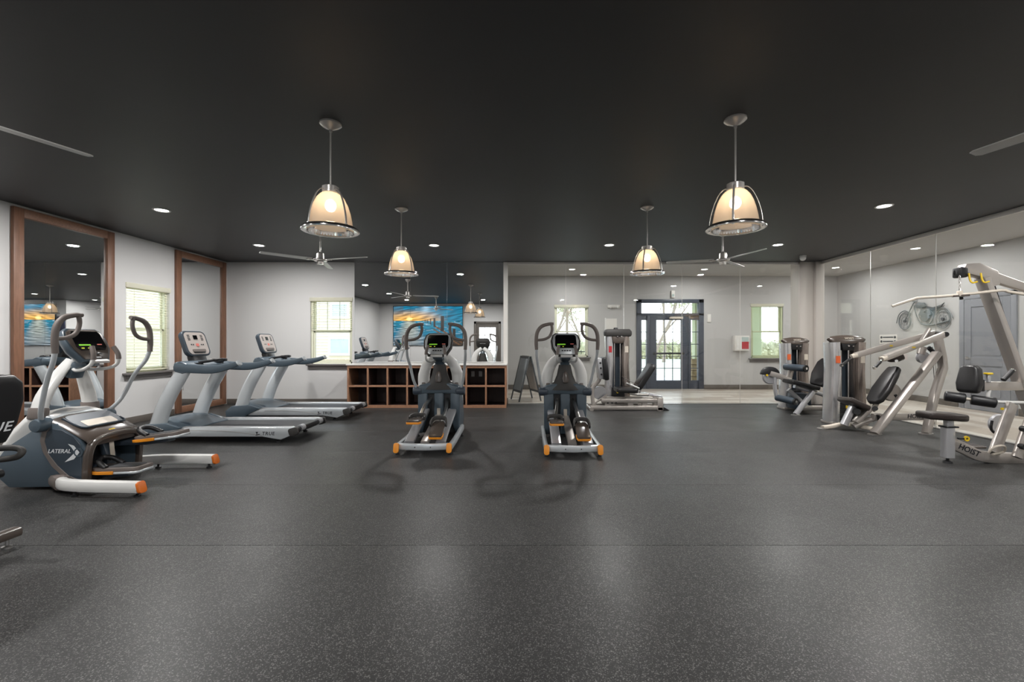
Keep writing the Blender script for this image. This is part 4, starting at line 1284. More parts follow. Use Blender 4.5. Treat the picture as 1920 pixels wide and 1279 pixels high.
# ------------------------------------------------------------------ treadmills (front to the left, near side at y=0)
def treadmill(loc, label):
    r = empty('treadmill', loc, label, 'treadmill', 'grey treadmills', world=False)
    W = .82
    rp_ = [(-.62, .085), (.62, .085), (.86, .045), (.99, .10), (1.02, .185), (.98, .205), (-.30, .205), (-.48, .18), (-.66, .12)]
    for y0 in (0, W - .105):
        ra = MB().ext(rp_, y0, y0 + .105, 'xz').build('side_rail', 'silver_paint', r, .008, 2)
        MB().ext([(-.45, .188), (.97, .192), (.97, .206), (-.42, .206)], y0 + .02, y0 + .085, 'xz').build('foot_rail_tread', 'silver', ra, .003, 1)
        if y0 == 0:
            text('TRUE', .062, 'ink', ra, basis((.70, -.001, .125), (1, 0, 0), (0, 0, 1)), 'brand_lettering', .15, 1.15)
            MB().ext([(.535, .148), (.57, .148), (.555, .12), (.60, .12), (.565, .10), (.535, .10), (.55, .128)], -.0015, 0, 'xz').build('brand_mark', 'ink', ra)
            MB().rbar([(-.35, -.001, .165), (.1, -.002, .16), (.42, -.002, .13), (.62, -.001, .10)], .006, .006, up=(0, 1, 0), sm=4).build('styling_groove', 'steel', ra)
    MB().bb(-.52, .99, .105, W - .105, .10, .172).build('deck', 'black_plastic', r)
    MB().bb(-.50, 1.0, .112, W - .112, .172, .178).build('running_belt', 'belt', r)
    MB().rbar([(1.035, .03, .165), (1.035, W - .03, .165)], .075, .075, r=.4).build('end_roller_guard', 'black_plastic', r)
    for y0 in (.012, W - .012):
        MB().ext(rrect(.12, .10, .03), -.02, .02, 'xy').xf(basis((1.02, y0, .150), (1, 0, .3), (-.3, 0, 1))).build('end_cap', 'grip_dark', r, .008, 2)
    MB().cyl((1.05, .12, .175), (1.05, .20, .175), .043, 16).cyl((1.05, W - .2, .175), (1.05, W - .12, .175), .043, 16).build('roller_collar', 'silver', r)
    # front cowl
    rings = []
    for y0, k in ((.02, .80), (.08, .98), (.20, 1.03), (W / 2, 1.06), (W - .20, 1.03), (W - .08, .98), (W - .02, .80)):
        rings.append([V(x, y0, .06 + (z - .06) * k) for x, z in ((-.98, .07), (-1.0, .15), (-.94, .23), (-.80, .285), (-.66, .28), (-.48, .225), (-.30, .185), (-.30, .09), (-.50, .06))])
    MB().loft(rings).build('motor_cowl', 'slate', r, .006, 1)
    MB().loft([[V(-.70, y0, .288), V(-.42, y0 + d, .214), V(-.42, y0 + d, .20), V(-.70, y0, .26)] for y0, d in ((.16, -.03), (W - .16, .03))]).build('cowl_inset', 'slate_dark', r, .004, 1)
    for y0 in (.012, W - .012):
        MB().ext([(-.99, .05), (-1.0, .16), (-.90, .24), (-.62, .26), (-.42, .20), (-.60, .11), (-.70, .05)], y0 - .03, y0 + .03, 'xz').build('base_fairing', 'slate', r, .015, 2)
    for xx in (-.88, .80):
        for y0 in (.06, W - .06):
            MB().lathe([(.001, 0), (.03, 0), (.03, .02), (.012, .03), (.012, .075)], (xx, y0, 0), seg=14).build('leveling_foot', 'black_plastic', r)
    # uprights
    for y0 in (.045, W - .045):
        u = MB().oval([(-.77, y0, .20), (-.70, y0, .42), (-.59, y0, .66), (-.42, y0, .95)], .085, .205, up=(1, 0, .3), sm=5, scale=[1.05, 1.0, .95, .88]).build('upright', 'silver_paint', r)
    # dash, side arms, tray
    da = MB().loft([[V(x, y0, z) for x, z in ((-.60 + b_, .925), (-.61 + b_, .99), (-.57 + b_, 1.05), (-.44, 1.06), (-.30, 1.0), (-.30, .93), (-.42, .90))] for y0, b_ in ((.0, .09), (.06, .03), (.2, 0), (W - .2, 0), (W - .06, .03), (W, .09))]).build('dash', 'slate', r, .008, 1)
    for y0 in (.028, W - .028):
        MB().rbar([(-.52, y0, .99), (-.30, y0, .965), (-.05, y0, .955), (.14, y0, .985), (.30, y0, 1.035)], .062, .10, sm=4, r=.35, scale=[1.1, 1.2, 1.1, .85, .6]).build('side_arm', 'slate', da)
        MB().rbar([(.295, y0, 1.03), (.315, y0, 1.045)], .066, .075, r=.35).build('arm_tip', 'silver_paint', da)
    for y0 in (.20, W - .20):
        MB().lathe([(.042, 0), (.048, 0), (.048, .045), (.042, .045)], (-.36, y0, .99), seg=18, closed=True).build('cup_holder', 'black_plastic', da)
    MB().rbar([(-.40, .27, 1.03), (-.22, .27, 1.06), (-.20, W / 2, 1.07), (-.22, W - .27, 1.06), (-.40, W - .27, 1.03)], .035, .035, sm=4).build('front_handlebar', 'black_plastic', da)
    for y0 in (.33, W - .33):
        MB().rbar([(-.255, y0 - .03, 1.065), (-.255, y0 + .03, 1.065)], .042, .042).build('pulse_plate', 'chrome', da)
    # console
    M = basis((-.545, W / 2, 1.29), (0, 1, 0), (-.34, 0, 1))
    out = rrect(.44, .36, .075, 5)
    co = MB().loft([[M @ V(x * k, y * k, z) for x, y in out] for k, z in ((.62, -.075), (.95, -.045), (1, -.02), (1, .006), (.97, .014))]).build('console', 'slate_dark', r)
    MB().ext([(x * .86, y * .88) for x, y in out], .013, .018, 'xy').xf(M).build('control_panel', 'panel_pink', co)
    MB().ext(rrect(.075, .06, .006), .018, .021, 'xy').xf(M @ Matrix.Translation((0, .085, 0))).build('display', 'black_gloss', co)
    for dx in (-.12, .12):
        for k in range(4):
            MB().ext(rrect(.045, .010, .003), .018, .020, 'xy').xf(M @ Matrix.Translation((dx, .115 - k * .022, 0))).build('readout_bar', 'ink', co)
    for dx in (-.11, -.075, .075, .11):
        MB().ext(rrect(.018, .018, .008), .018, .021, 'xy').xf(M @ Matrix.Translation((dx, -.02, 0))).build('button', 'ink', co)
    MB().ext(rrect(.05, .04, .008), .018, .022, 'xy').xf(M @ Matrix.Translation((0, -.025, 0))).build('stop_button', 'led_red', co)
    MB().ext(rrect(.24, .035, .012), .018, .024, 'xy').xf(M @ Matrix.Translation((0, -.105, 0))).build('key_strip', 'grip_grey', co)
    MB().rbar([(-.50, W / 2, 1.02), (-.53, W / 2, 1.10), (-.53, W / 2, 1.18)], .26, .10, up=(1, 0, .1), sm=2).build('console_neck', 'black_plastic', r)
    return r


t1 = treadmill((-4.0, 5.66, 0), 'nearer of the two grey treadmills, with the pale pink console panel')
t2 = copy_tree(t1)
t2.location = (-3.98, 7.32, 0)
tag(t2, 'farther grey treadmill standing by the end wall and window', 'treadmill', 'grey treadmills')

# ------------------------------------------------------------------ recumbent bike at the left edge
r = empty('recumbent_bike', (-3.6, 2.46, 0), 'recumbent exercise bike cut off by the left edge with black backrest', 'exercise machine')
bx, by = -3.17, 2.50
M = basis((bx, by + .035, .895), (0, 1, 0), (.20, 0, 1))
ol = [(-.17, -.215), (.17, -.215), (.215, -.10), (.225, .06), (.20, .17), (.15, .212), (-.15, .212), (-.20, .17), (-.225, .06), (-.215, -.10)]
MB().loft([[M @ V(x * k, y * k, z) for x, y in ol] for k, z in ((.80, .030), (.95, .022), (1.0, .005), (1, -.02), (.97, -.028))]).build('backrest_shell', 'black_plastic', r, .006, 2)
pad('backrest_pad', M @ Matrix.Translation((0, 0, -.05)), [(x * .96, y * .96) for x, y in ol], .06, 'vinyl', r)
text('TRUE', .085, 'white_ink', r, basis(M @ V(.055, -.105, .0325), (0, 1, 0), (.2, 0, 1)), 'brand_lettering', .2, 1.1)
MB().rbar([(bx + .0, by, .80), (bx - .06, by, .55), (bx - .12, by, .40)], .10, .04, up=(1, 0, 0), sm=2).build('backrest_post', 'steel', r)
pad('seat', basis((bx - .33, by, .50), (1, 0, 0), (0, 1, 0)), [(-.24, -.12), (.14, -.21), (.22, -.16), (.22, .16), (.14, .21), (-.24, .12)], .09, 'vinyl', r)
MB().bb(bx - .50, bx - .10, by - .07, by + .07, .33, .46).build('seat_carriage', 'black_plastic', r, .01, 2)
for s in (-1, 1):
    lo_ = [(bx - .42, by + s * .22, .55), (bx - .30, by + s * .26, .61), (bx - .10, by + s * .27, .635), (bx - .005, by + s * .265, .625), (bx + .005, by + s * .25, .595), (bx - .05, by + s * .245, .575), (bx - .30, by + s * .24, .545), (bx - .42, by + s * .20, .50)]
    MB().tube(lo_, .019, 12, 4).build('side_handle', 'grip_dark', r)
    MB().tube([(bx - .36, by + s * .06, .42), (bx - .36, by + s * .18, .46), (bx - .38, by + s * .22, .52)], .016, 10, 3).build('handle_bracket', 'steel', r)
MB().cyl((bx - .14, by + .1, .46), (bx - .14, by + .27, .475), .028, 14).build('adjust_knob', 'black_plastic', r)
MB().bb(bx - .26, bx - .14, by + .19, by + .25, .44, .455).build('adjust_lever', 'orange', r, .004, 1)
MB().rbar([(-3.28, by, .30), (-3.9, by, .34), (-4.25, by, .30)], .11, .12, sm=2).build('main_beam', 'silver_paint', r)
MB().rbar([(-3.27, by, .10), (-3.30, by, .22), (-3.36, by, .31)], .10, .10, up=(1, 0, 0), sm=2).build('rear_strut', 'silver_paint', r)
MB().rbar([(-3.27, by - .31, .085), (-3.27, by + .32, .085)], .085, .06, r=.35).build('rear_stabilizer', 'taupe', r)
for s in (-1, 1):
    MB().lathe([(.001, 0), (.026, 0), (.026, .012), (.01, .018), (.01, .06)], (-3.27, by + s * .27, 0), seg=14).build('leveling_foot', 'steel', r)
MB().loft([[V(x, by + w * math.cos(2 * PI * k / 20) , .36 + .30 * k2 * math.sin(2 * PI * k / 20)) for k in range(20)] for x, w, k2 in ((-4.10, .06, .35), (-4.2, .11, .7), (-4.4, .13, 1.0), (-4.65, .13, 1.0), (-4.8, .10, .7))]).build('drive_housing', 'slate', r)
MB().rbar([(-4.75, by - .28, .06), (-4.75, by + .28, .06)], .085, .08, r=.35).build('front_stabilizer', 'taupe', r)
MB().rbar([(-4.55, by, .55), (-4.48, by, .9), (-4.36, by, 1.15)], .12, .07, up=(1, 0, 0), sm=3).build('mast', 'silver_paint', r)
M = basis((-4.30, by, 1.22), (0, 1, 0), (-.4, 0, 1))
co = MB().ext(rrect(.40, .30, .06), -.03, .03, 'xy').xf(M).build('console', 'slate_dark', r, .01, 2)
MB().ext(rrect(.34, .24, .04), .03, .034, 'xy').xf(M).build('control_panel', 'panel_pink', co)
for s in (-1, 1):
    MB().rbar([(-4.42, by + s * .13, .36), (-4.42 + s * .16, by + s * .15, .40 + s * .06)], .03, .025).build('crank_arm', 'steel', r)
    MB().bb(-4.48 + s * .16, -4.36 + s * .16, by + s * .16, by + s * .27, .36 + s * .06, .44 + s * .06).build('pedal', 'black_plastic', r, .012, 2)

# ------------------------------------------------------------------ weight machines
def tower(r, c, w, d, h, rz, lens=True, label='label_orange'):
    """a shrouded weight stack; c is the floor centre"""
    T = Matrix.Translation(c) @ Matrix.Rotation(rz, 4, 'Z')
    for s in (-1, 1):
        sh = .15 if w > .45 else .13
        pts = [(s * (w / 2 - sh / 2 + .01), 0, .03), (s * (w / 2 - sh / 2), 0, h * .35), (s * (w / 2 - sh / 2 - .015), 0, h * .6), (s * (w / 2 - sh / 2), 0, h - .09)]
        so = MB().rbar([T @ V(p) for p in pts], sh, d, up=T.to_3x3() @ V(0, 1, 0), sm=4, r=.45).build('stack_shroud', 'tower_silver' if s < 0 else 'tower_warm_grey', r)
        MB().bb(s * (w / 2 - .085) - .032, s * (w / 2 - .085) + .032, -d / 2 - .004, -d / 2 + .01, h * .70, h * .78).xf(T).build('warning_label', label if s < 0 else 'label_cream', so)
    MB().bb(-w / 2 + .12, w / 2 - .12, d / 2 - .04, d / 2 - .02, .05, h - .1).xf(T).build('rear_screen', 'slate_dark', r)
    for s in (-1, 1):
        MB().cyl(T @ V(s * .06, -.01, .05), T @ V(s * .06, -.01, h - .12), .013, 10).build('guide_rod', 'chrome', r)
    for k in range(9):
        MB().bb(-w / 2 + .155, w / 2 - .155, -.075, .075, .06 + k * .036, .092 + k * .036).xf(T).build('weight_plate', 'black_plastic', r, .003, 1)
    MB().bb(-.03, .03, -.085, -.07, .25, .30).xf(T).build('selector_pin', 'yellow', r, .004, 1)
    if lens:
        ol = [(-w / 2 - .02, .02), (-w / 2 + .04, -.055), (-.06, -.085), (.10, -.08), (w / 2 + .0, -.035), (w / 2 + .03, .0), (w / 2 - .02, .04), (.10, .075), (-.06, .08), (-w / 2 + .03, .055)]
        mm = T @ Matrix.Translation((0, -.06, h - .045)) @ Matrix.Rotation(math.radians(62), 4, 'X')
        ca = MB().loft([[mm @ V(x * k, y * k, z) for x, y in ol] for k, z in ((.75, -.09), (.97, -.05), (1.0, -.01), (.95, .012), (.6, .03))]).build('tower_cap', 'taupe', r, .004, 1)
        text('HOIST', .05, 'label_cream', ca, mm @ Matrix.Translation((.02, 0, .034)), 'brand_lettering')
        MB().loft([[T @ V(x * k, y, z) for x, y in ((-.12, -.10), (.12, -.10), (.12, .06), (-.12, .06))] for k, z in ((.72, h - .22), (.8, h - .17), (1.0, h - .07))]).build('cap_neck', 'black_plastic', r, .008, 2)
    else:
        ca = MB().loft([[T @ V(x * k, y * k, z) for x, y in ((-w / 2 - .01, -d / 2 - .02), (w / 2 + .02, -d / 2 - .02), (w / 2 + .02, d / 2), (-w / 2 - .01, d / 2))] for k, z in ((.94, h - .15), (1.0, h - .11), (1.0, h - .05), (.86, h))]).build('tower_cap', 'grip_dark', r, .012, 2)
        MB().lathe([(.001, 0), (.05, 0), (.04, .03), (.001, .035)], T @ V(-.03, 0, h), seg=16).build('cap_knob', 'black_plastic', ca)
        MB().loft([[T @ V(x * k, y, z) for x, y in ((-.14, -.12), (.14, -.12), (.14, .06), (-.14, .06))] for k, z in ((.72, h - .29), (.8, h - .25), (1.0, h - .14))]).build('cap_neck', 'taupe', r, .008, 2)
        MB().bb(-w / 2 + .12, w / 2 - .13, -d / 2 - .01, -d / 2 + .03, .12, .40).xf(T).build('lower_shroud', 'black_plastic', r, .01, 2)
        MB().cyl(T @ V(-.02, -d / 2 - .012, .30), T @ V(-.02, -d / 2 - .008, .30), .022, 12).build('yellow_badge', 'yellow', r)
    for s in (-.02, .05):
        MB().sphere(T @ V(s, -.13, h - .15), .016, 10).build('cap_bolt', 'chrome', r)
    MB().bb(-w / 2 - .01, w / 2 + .01, -d / 2, d / 2, 0, .045).xf(T).build('tower_base', 'silver_warm', r, .008, 2)
    return T


def foot_plate(r, p, rx=.09, ry=.06):
    MB().lathe([(.001, 0), (1, 0), (1, .6), (.85, 1), (.001, 1)], seg=20).xf(Matrix.Translation((p[0], p[1], 0)) @ Matrix.Diagonal((rx, ry, .016, 1))).build('floor_pad', 'steel', r)


# ---- leg press
r = empty('leg_press', (2.0, 8.6, 0), 'silver leg press with black reclined seat in front of the entrance door', 'weight machine')
tower(r, (1.93, 8.98, 0), .50, .24, 1.58, 0.0, lens=False, label='red')
for yy in (8.40, 8.70):
    MB().rbar([(1.50, yy, .19), (2.62, yy, .19)], .06, .085, r=.25).build('upper_rail', 'silver_warm', r)
    MB().rbar([(1.29, yy, .055), (2.62, yy, .055)], .06, .085, r=.25).build('lower_rail', 'silver_warm', r)
    for xx in (1.62, 2.06, 2.33):
        MB().bb(xx - .05, xx + .05, yy - .02, yy + .02, .08, .16).build('rail_web', 'silver_warm', r)
    MB().bb(2.57, 2.68, yy - .04, yy + .04, .0, .25).build('end_plate', 'silver_warm', r, .01, 2)
for xx in (1.62, 1.70, 1.78):
    MB().cyl((xx, 8.36, .15), (xx, 8.42, .15), .015, 10).build('adjust_bolt', 'black_plastic', r)
MB().rbar([(2.62, 8.36, .03), (2.62, 8.86, .03)], .10, .06).build('rear_foot', 'silver_warm', r)
MB().ext([(2.66, 0), (2.82, 0), (2.72, .06), (2.66, .07)], 8.40, 8.50, 'xz').build('foot_cap', 'black_plastic', r, .006, 1)
MB().rbar([(1.31, 8.36, .03), (1.31, 8.86, .03)], .08, .06).build('front_foot', 'silver_warm', r)
MB().rbar([(1.36, 8.52, .10), (1.345, 8.52, .34), (1.37, 8.52, .46), (1.47, 8.52, .56), (1.50, 8.52, .70)], .07, .06, up=(0, 1, 0), sm=4).build('press_arm', 'silver_warm', r)
MB().lathe([(.001, -.02), (.13, -.02), (.135, 0), (.13, .02), (.001, .02)], (1.50, 8.58, .32), (0, 1, 0), 28).build('cam_disc', 'silver', r)
MB().rbar([(1.34, 8.45, .10), (1.62, 8.45, .30)], .05, .03).build('link_bar', 'silver_warm', r)
M = basis((1.53, 8.52, .80), (0, 1, 0), (-.10, 0, 1))
MB().ext([(-.22, -.22), (.22, -.22), (.25, .0), (.20, .22), (-.20, .22), (-.25, .0)], .0, .09, 'xy').xf(M).build('footplate', 'black_plastic', r, .03, 3)
MB().ext([(-.16, -.19), (.16, -.19), (.16, .21), (-.16, .21)], -.09, .0, 'xy').xf(M).build('footplate_bracket', 'silver', r, .02, 2)
for q in (-.10, .02, .12):
    MB().cyl(M @ V(-.17, q, -.045), M @ V(-.155, q, -.045), .02, 10).build('bracket_bolt', 'black_plastic', r)
pad('seat_pad', basis((1.99, 8.52, .385), (1, 0, -.03), (0, 1, 0)), rrect(.40, .42, .06), .085, 'vinyl', r, .025)
pad('backrest_pad', basis((2.36, 8.52, .645), (.54, 0, .84), (0, 1, 0)), rrect(.56, .36, .07), .11, 'vinyl', r, .03)
MB().rbar([(2.05, 8.52, .33), (2.22, 8.52, .30), (2.42, 8.52, .30)], .20, .05, sm=2).build('seat_carriage', 'steel', r)
MB().rbar([(2.24, 8.52, .30), (2.27, 8.52, .42)], .10, .07, up=(1, 0, 0)).build('backrest_bracket', 'chrome', r)
for yy in (8.36, 8.70):
    MB().rbar([(2.40, yy, .31), (2.66, yy, .27)], .025, .025).build('side_handle', 'silver', r)
    MB().tube([(2.05, yy, .50), (2.22, yy, .43)], .018, 10).build('hand_grip', 'white_plastic', r)
MB().tube([(2.20, 8.36, .48), (2.00, 8.86, .62)], .006, 6).build('cable', 'steel', r)

# ---- leg extension
r = empty('leg_extension_machine', (5.3, 8.2, 0), 'leg extension machine with blue-black rollers beside the corner column', 'weight machine')
tower(r, (5.33, 8.62, 0), .50, .26, 1.385, .0)
MB().rbar([(4.90, 7.87, .012), (5.28, 7.97, .41)], .085, .075, up=(0, 1, 0)).build('front_leg', 'silver', r)
foot_plate(r, (4.90, 7.86), .085, .06)
MB().rbar([(5.00, 8.25, .42), (5.32, 8.2, .10)], .075, .075, up=(0, 1, 0)).build('rear_brace', 'silver', r)
MB().rbar([(5.10, 8.05, .10), (6.0, 8.05, .10)], .07, .09).build('base_beam', 'silver_warm', r)
foot_plate(r, (5.97, 8.05), .06, .10)
MB().rbar([(5.02, 8.1, .50), (5.28, 8.08, .42), (5.62, 8.05, .30), (5.90, 8.05, .12)], .08, .07, sm=3).build('seat_beam', 'silver', r)
MB().bb(5.10, 5.42, 8.22, 8.46, .05, .34).build('lower_cover', 'slate_dark', r, .02, 2)
pad('seat_pad', basis((5.13, 8.08, .535), (.965, 0, -.26), (0, 1, 0)), [(-.26, -.17), (.24, -.20), (.27, -.14), (.27, .14), (.24, .20), (-.26, .17)], .08, 'vinyl', r, .025)
pad('backrest_pad', basis((5.52, 8.05, .755), (.45, 0, .89), (-.25, .96, 0.1)), [(-.27, -.13), (-.05, -.20), (.18, -.19), (.27, -.13), (.27, .13), (.18, .19), (-.05, .20), (-.27, .13)], .09, 'vinyl', r, .03)
MB().rbar([(5.36, 8.05, .40), (5.44, 8.05, .50), (5.58, 8.06, .72)], .07, .05, up=(0, 1, 0), sm=2).build('backrest_bracket', 'silver_warm', r)
for a, b_, rr, nm, bk in (((4.98, 8.32, .845), (5.12, 7.92, .835), .064, 'thigh_roller', None), ((4.80, 8.28, .265), (4.92, 7.90, .235), .062, 'shin_roller', None)):
    ro = MB().cyl(a, b_, rr, 22).build(nm, 'slate_dark', r, .012, 2)
    d_ = (V(b_) - V(a)).normalized()
    MB().cyl(V(b_) - d_ * .02, V(b_) + d_ * .012, rr * 1.05, 22).build('roller_cap', 'black_plastic', ro, .006, 1)
    MB().cyl(V(b_) + d_ * .01, V(b_) + d_ * .018, .022, 12).build('roller_bolt', 'chrome', ro)
MB().rbar([(4.66, 8.26, .72), (4.86, 8.24, .66), (5.02, 8.22, .58)], .05, .10, sm=2).build('lever_link', 'silver_warm', r)
MB().rbar([(5.00, 8.24, .60), (5.05, 8.22, .84)], .10, .05, up=(0, 1, 0)).build('roller_bracket', 'silver_warm', r)
MB().rbar([(4.75, 8.27, .70), (4.76, 8.27, .45), (4.79, 8.27, .27)], .05, .08, up=(0, 1, 0), sm=2).build('lever_arm', 'silver', r)
MB().lathe([(.001, -.03), (.13, -.03), (.145, -.01), (.145, .01), (.13, .03), (.001, .03)], (4.68, 8.30, .66), (0, 1, 0), 28).build('counterweight', 'silver', r)
MB().ext([(4.68 + .17 * math.cos(a * PI / 12), .70 + .15 * math.sin(a * PI / 12)) for a in range(13)], 8.25, 8.35, 'xz').build('counterweight_cover', 'black_plastic', r, .012, 2)
MB().cyl((4.60, 8.245, .69), (4.60, 8.255, .69), .02, 12).build('yellow_badge', 'yellow', r)
MB().cyl((5.33, 7.98, .44), (5.33, 7.90, .44), .022, 12).build('adjust_knob', 'chrome', r)

# ---- incline press
r = empty('incline_press_machine', (5.3, 6.6, 0), 'silver incline press machine with two long overhead lever arms', 'weight machine')
tower(r, (5.18, 7.06, 0), .56, .28, 1.40, .0)
MB().rbar([P(1640, 813, 6.20), P(1757, 662, 6.30)], .075, .13, up=(0, 1, 0), r=.25).build('diagonal_beam', 'silver_warm', r)
MB().rbar([P(1737, 812, 6.25), P(1752, 740, 6.28), P(1768, 690, 6.30), P(1766, 672, 6.31), P(1758, 632, 6.33)], .075, .11, up=(0, 1, 0), r=.25).build('rear_post', 'silver_warm', r)
MB().rbar([P(1636, 782, 6.36), P(1744, 781, 6.36)], .065, .10, r=.2).build('base_beam', 'silver_warm', r)
text('HOIST', .085, 'ink', r, basis(P(1717, 781, 6.325), (1, 0, 0), (0, 0, 1)), 'brand_lettering', .1)
foot_plate(r, P(1640, 814, 6.20), .10, .06); foot_plate(r, P(1736, 813, 6.25), .10, .06)
MB().rbar([(4.53, 6.62, .02), (4.66, 6.62, .035), (4.80, 6.60, .07), (4.95, 6.50, .07), (5.08, 6.36, .05), (5.14, 6.28, .03)], .085, .05, sm=3).build('front_stabilizer', 'label_cream', r)
foot_plate(r, (4.53, 6.62), .08, .06)
MB().rbar([P(1582, 797, 6.5), P(1599, 762, 6.5)], .09, .09, up=(0, 1, 0)).build('seat_post', 'silver', r)
MB().rbar([P(1604, 792, 6.46), P(1632, 764, 6.44)], .07, .11, up=(0, 1, 0)).build('back_support', 'silver_warm', r)
MB().rbar([P(1600, 800, 6.46), P(1628, 788, 6.42), P(1650, 782, 6.40)], .06, .10, up=(0, 1, 0), sm=2).build('lower_link', 'silver_warm', r)
a, b_ = P(1583, 748, 6.50), P(1618, 765, 6.46)
pad('seat_pad', basis((a + b_) / 2, b_ - a, (0, 1, 0)), [(-.15, -.17), (.13, -.19), (.16, -.13), (.16, .13), (.13, .19), (-.15, .17)], .075, 'vinyl_brown', r, .022)
MB().cyl(P(1607, 772, 6.40), P(1607, 772, 6.55), .045, 16).build('seat_hinge', 'black_plastic', r)
a, b_ = P(1636, 757, 6.46), P(1679, 688, 6.56)
pad('backrest_pad', basis((a + b_) / 2, b_ - a, (-.10, .99, 0)), [(-.34, -.06), (-.28, -.12), (-.08, -.145), (.18, -.12), (.32, -.09), (.34, -.05), (.34, .05), (.32, .09), (.18, .12), (-.08, .145), (-.28, .12), (-.34, .06)], .085, 'vinyl', r, .028)
MB().rbar([P(1636, 770, 6.5), P(1650, 745, 6.53), P(1684, 690, 6.62)], .07, .04, up=(0, 1, 0), sm=2).build('backrest_spine', 'silver_warm', r)
MB().cyl(P(1641, 766, 6.35), P(1641, 766, 6.42), .035, 16).build('pivot_cap', 'black_plastic', r)
for p0, p1, p2 in ((P(1772, 627, 6.20), P(1657, 672, 6.06), P(1640, 690, 6.02)), (P(1752, 625, 6.46), P(1602, 667, 6.66), P(1578, 685, 6.60))):
    ar = MB().rbar([p0, p1], .06, .085, r=.25).build('lever_arm', 'silver_warm', r)
    MB().rbar([p1 + (p0 - p1) * .03, p1 - (p0 - p1) * .04], .075, .06).build('arm_knuckle', 'label_cream', ar)
    MB().cyl(p1 + (p2 - p1) * .35, p2, .019, 12).build('hand_grip', 'black_plastic', ar)
    MB().cyl(p1 - (p0 - p1) * .02, p1 + (p2 - p1) * .4, .012, 10).build('grip_stem', 'chrome', ar)
    MB().cyl(p2 - (p2 - p1) * .02, p2 + (p2 - p1) * .06, .022, 12).build('grip_end', 'chrome', ar)
    MB().box(p0 * .45 + p1 * .55 + V(0, -.032, .0), (.05, .004, .02)).build('yellow_sticker', 'yellow', ar)
MB().cyl(P(1774, 627, 6.16), P(1754, 625, 6.50), .035, 16).build('pivot_axle', 'black_plastic', r)
MB().rbar([P(1728, 640, 6.40), P(1742, 617, 6.46)], .05, .05, up=(0, 1, 0)).build('bumper_bracket', 'silver_warm', r)
MB().rbar([P(1730, 650, 6.45), P(1726, 664, 6.45)], .10, .06, up=(0, 1, 0)).build('pulley_bracket', 'silver_warm', r)
MB().lathe([(.001, -.025), (.085, -.025), (.09, 0), (.085, .025), (.001, .025)], P(1730, 670, 6.45), (0, 1, 0), 24).build('pulley', 'silver', r)
MB().cyl(P(1741, 652, 6.45), P(1752, 662, 6.45), .03, 14).build('bumper', 'black_plastic', r)
MB().oval([P(1665, 672, 6.48), P(1680, 668, 6.48), P(1693, 664, 6.44)], .17, .16, sm=2, scale=[.75, 1.1, .95]).build('head_cushion', 'vinyl_brown', r, .02, 2)
MB().cyl(P(1681, 677, 6.36), P(1681, 677, 6.44), .02, 12).build('cushion_bolt', 'chrome', r)
MB().lathe([(.001, -.03), (.125, -.03), (.14, 0), (.125, .03), (.001, .03)], P(1670, 735, 6.72), (.2, 1, 0), 28).build('counterweight', 'silver_warm', r)
MB().rbar([P(1678, 740, 6.36), P(1692, 757, 6.33)], .03, .035, up=(0, 1, 0)).build('adjust_lever', 'black_plastic', r)
MB().sphere(P(1685, 743, 6.33), .014, 10).build('yellow_pin', 'yellow', r)
MB().tube([P(1748, 650, 6.5), P(1752, 720, 6.5), P(1752, 800, 6.5)], .004, 6).build('cable', 'black_plastic', r)
MB().rbar([P(1646, 778, 6.30), P(1649, 788, 6.30)], .02, .05, up=(0, 1, 0)).build('beam_clamp', 'black_plastic', r)

# ---- pulldown machine at the right edge
r = empty('pulldown_machine', (5.0, 4.75, 0), 'silver pulldown machine with lat bar, cut off by the right edge', 'weight machine')
yc = 4.74
pad('seat_pad', basis((4.585, yc + .05, .50), (1, 0, -.06), (0, 1, 0)), [(-.215, -.10), (.10, -.14), (.20, -.11), (.205, .11), (.10, .14), (-.215, .10)], .075, 'vinyl_brown', r, .024)
MB().rbar([(4.60, yc, .06), (4.60, yc, .40)], .10, .085, up=(0, 1, 0), r=.2).build('seat_post', 'silver', r)
MB().rbar([(4.61, yc, .38), (4.61, yc, .47)], .075, .06, up=(0, 1, 0), r=.2).build('seat_slider', 'silver', r)
MB().bb(4.54, 4.68, yc - .05, yc + .05, .385, .40).build('slider_collar', 'black_plastic', r, .004, 1)
MB().lathe([(.001, 0), (.045, 0), (.04, .02), (.014, .03), (.014, .07)], (4.60, yc, 0), seg=16).build('leveling_foot', 'black_plastic', r)
kn = MB().lathe([(.012, -.008), (.028, -.008), (.028, .008), (.012, .008)], (4.735, yc - .07, .277), (0, 1, 0), 18, True).build('pull_knob', 'yellow', r)
MB().cyl((4.65, yc - .06, .277), (4.735, yc - .07, .277), .01, 10).build('knob_stem', 'black_plastic', kn)
MB().rbar([(4.63, yc, .22), (4.78, yc, .15), (4.96, yc, .075), (5.30, yc, .05), (6.05, yc, .05)], .06, .12, sm=3, r=.2).build('base_beam', 'silver_warm', r)
text('HOIST', .085, 'ink', r, basis((4.80, yc - .034, .142), (1, 0, -.42), (.42, 0, 1)), 'brand_lettering', .1)
up0, up1 = V(5.09, 4.85, 2.02), V(5.80, 4.85, .08)
MB().rbar([up0, up0.lerp(up1, .5), up1], .075, .13, up=(0, 1, 0), r=.25).build('upright', 'silver_warm', r)
lp = up0.lerp(up1, .36)
text('HOIST', .10, 'ink', r, basis((lp.x, lp.y - .04, lp.z), (up1 - up0).normalized(), (.93, 0, .34)), 'brand_lettering', .1)
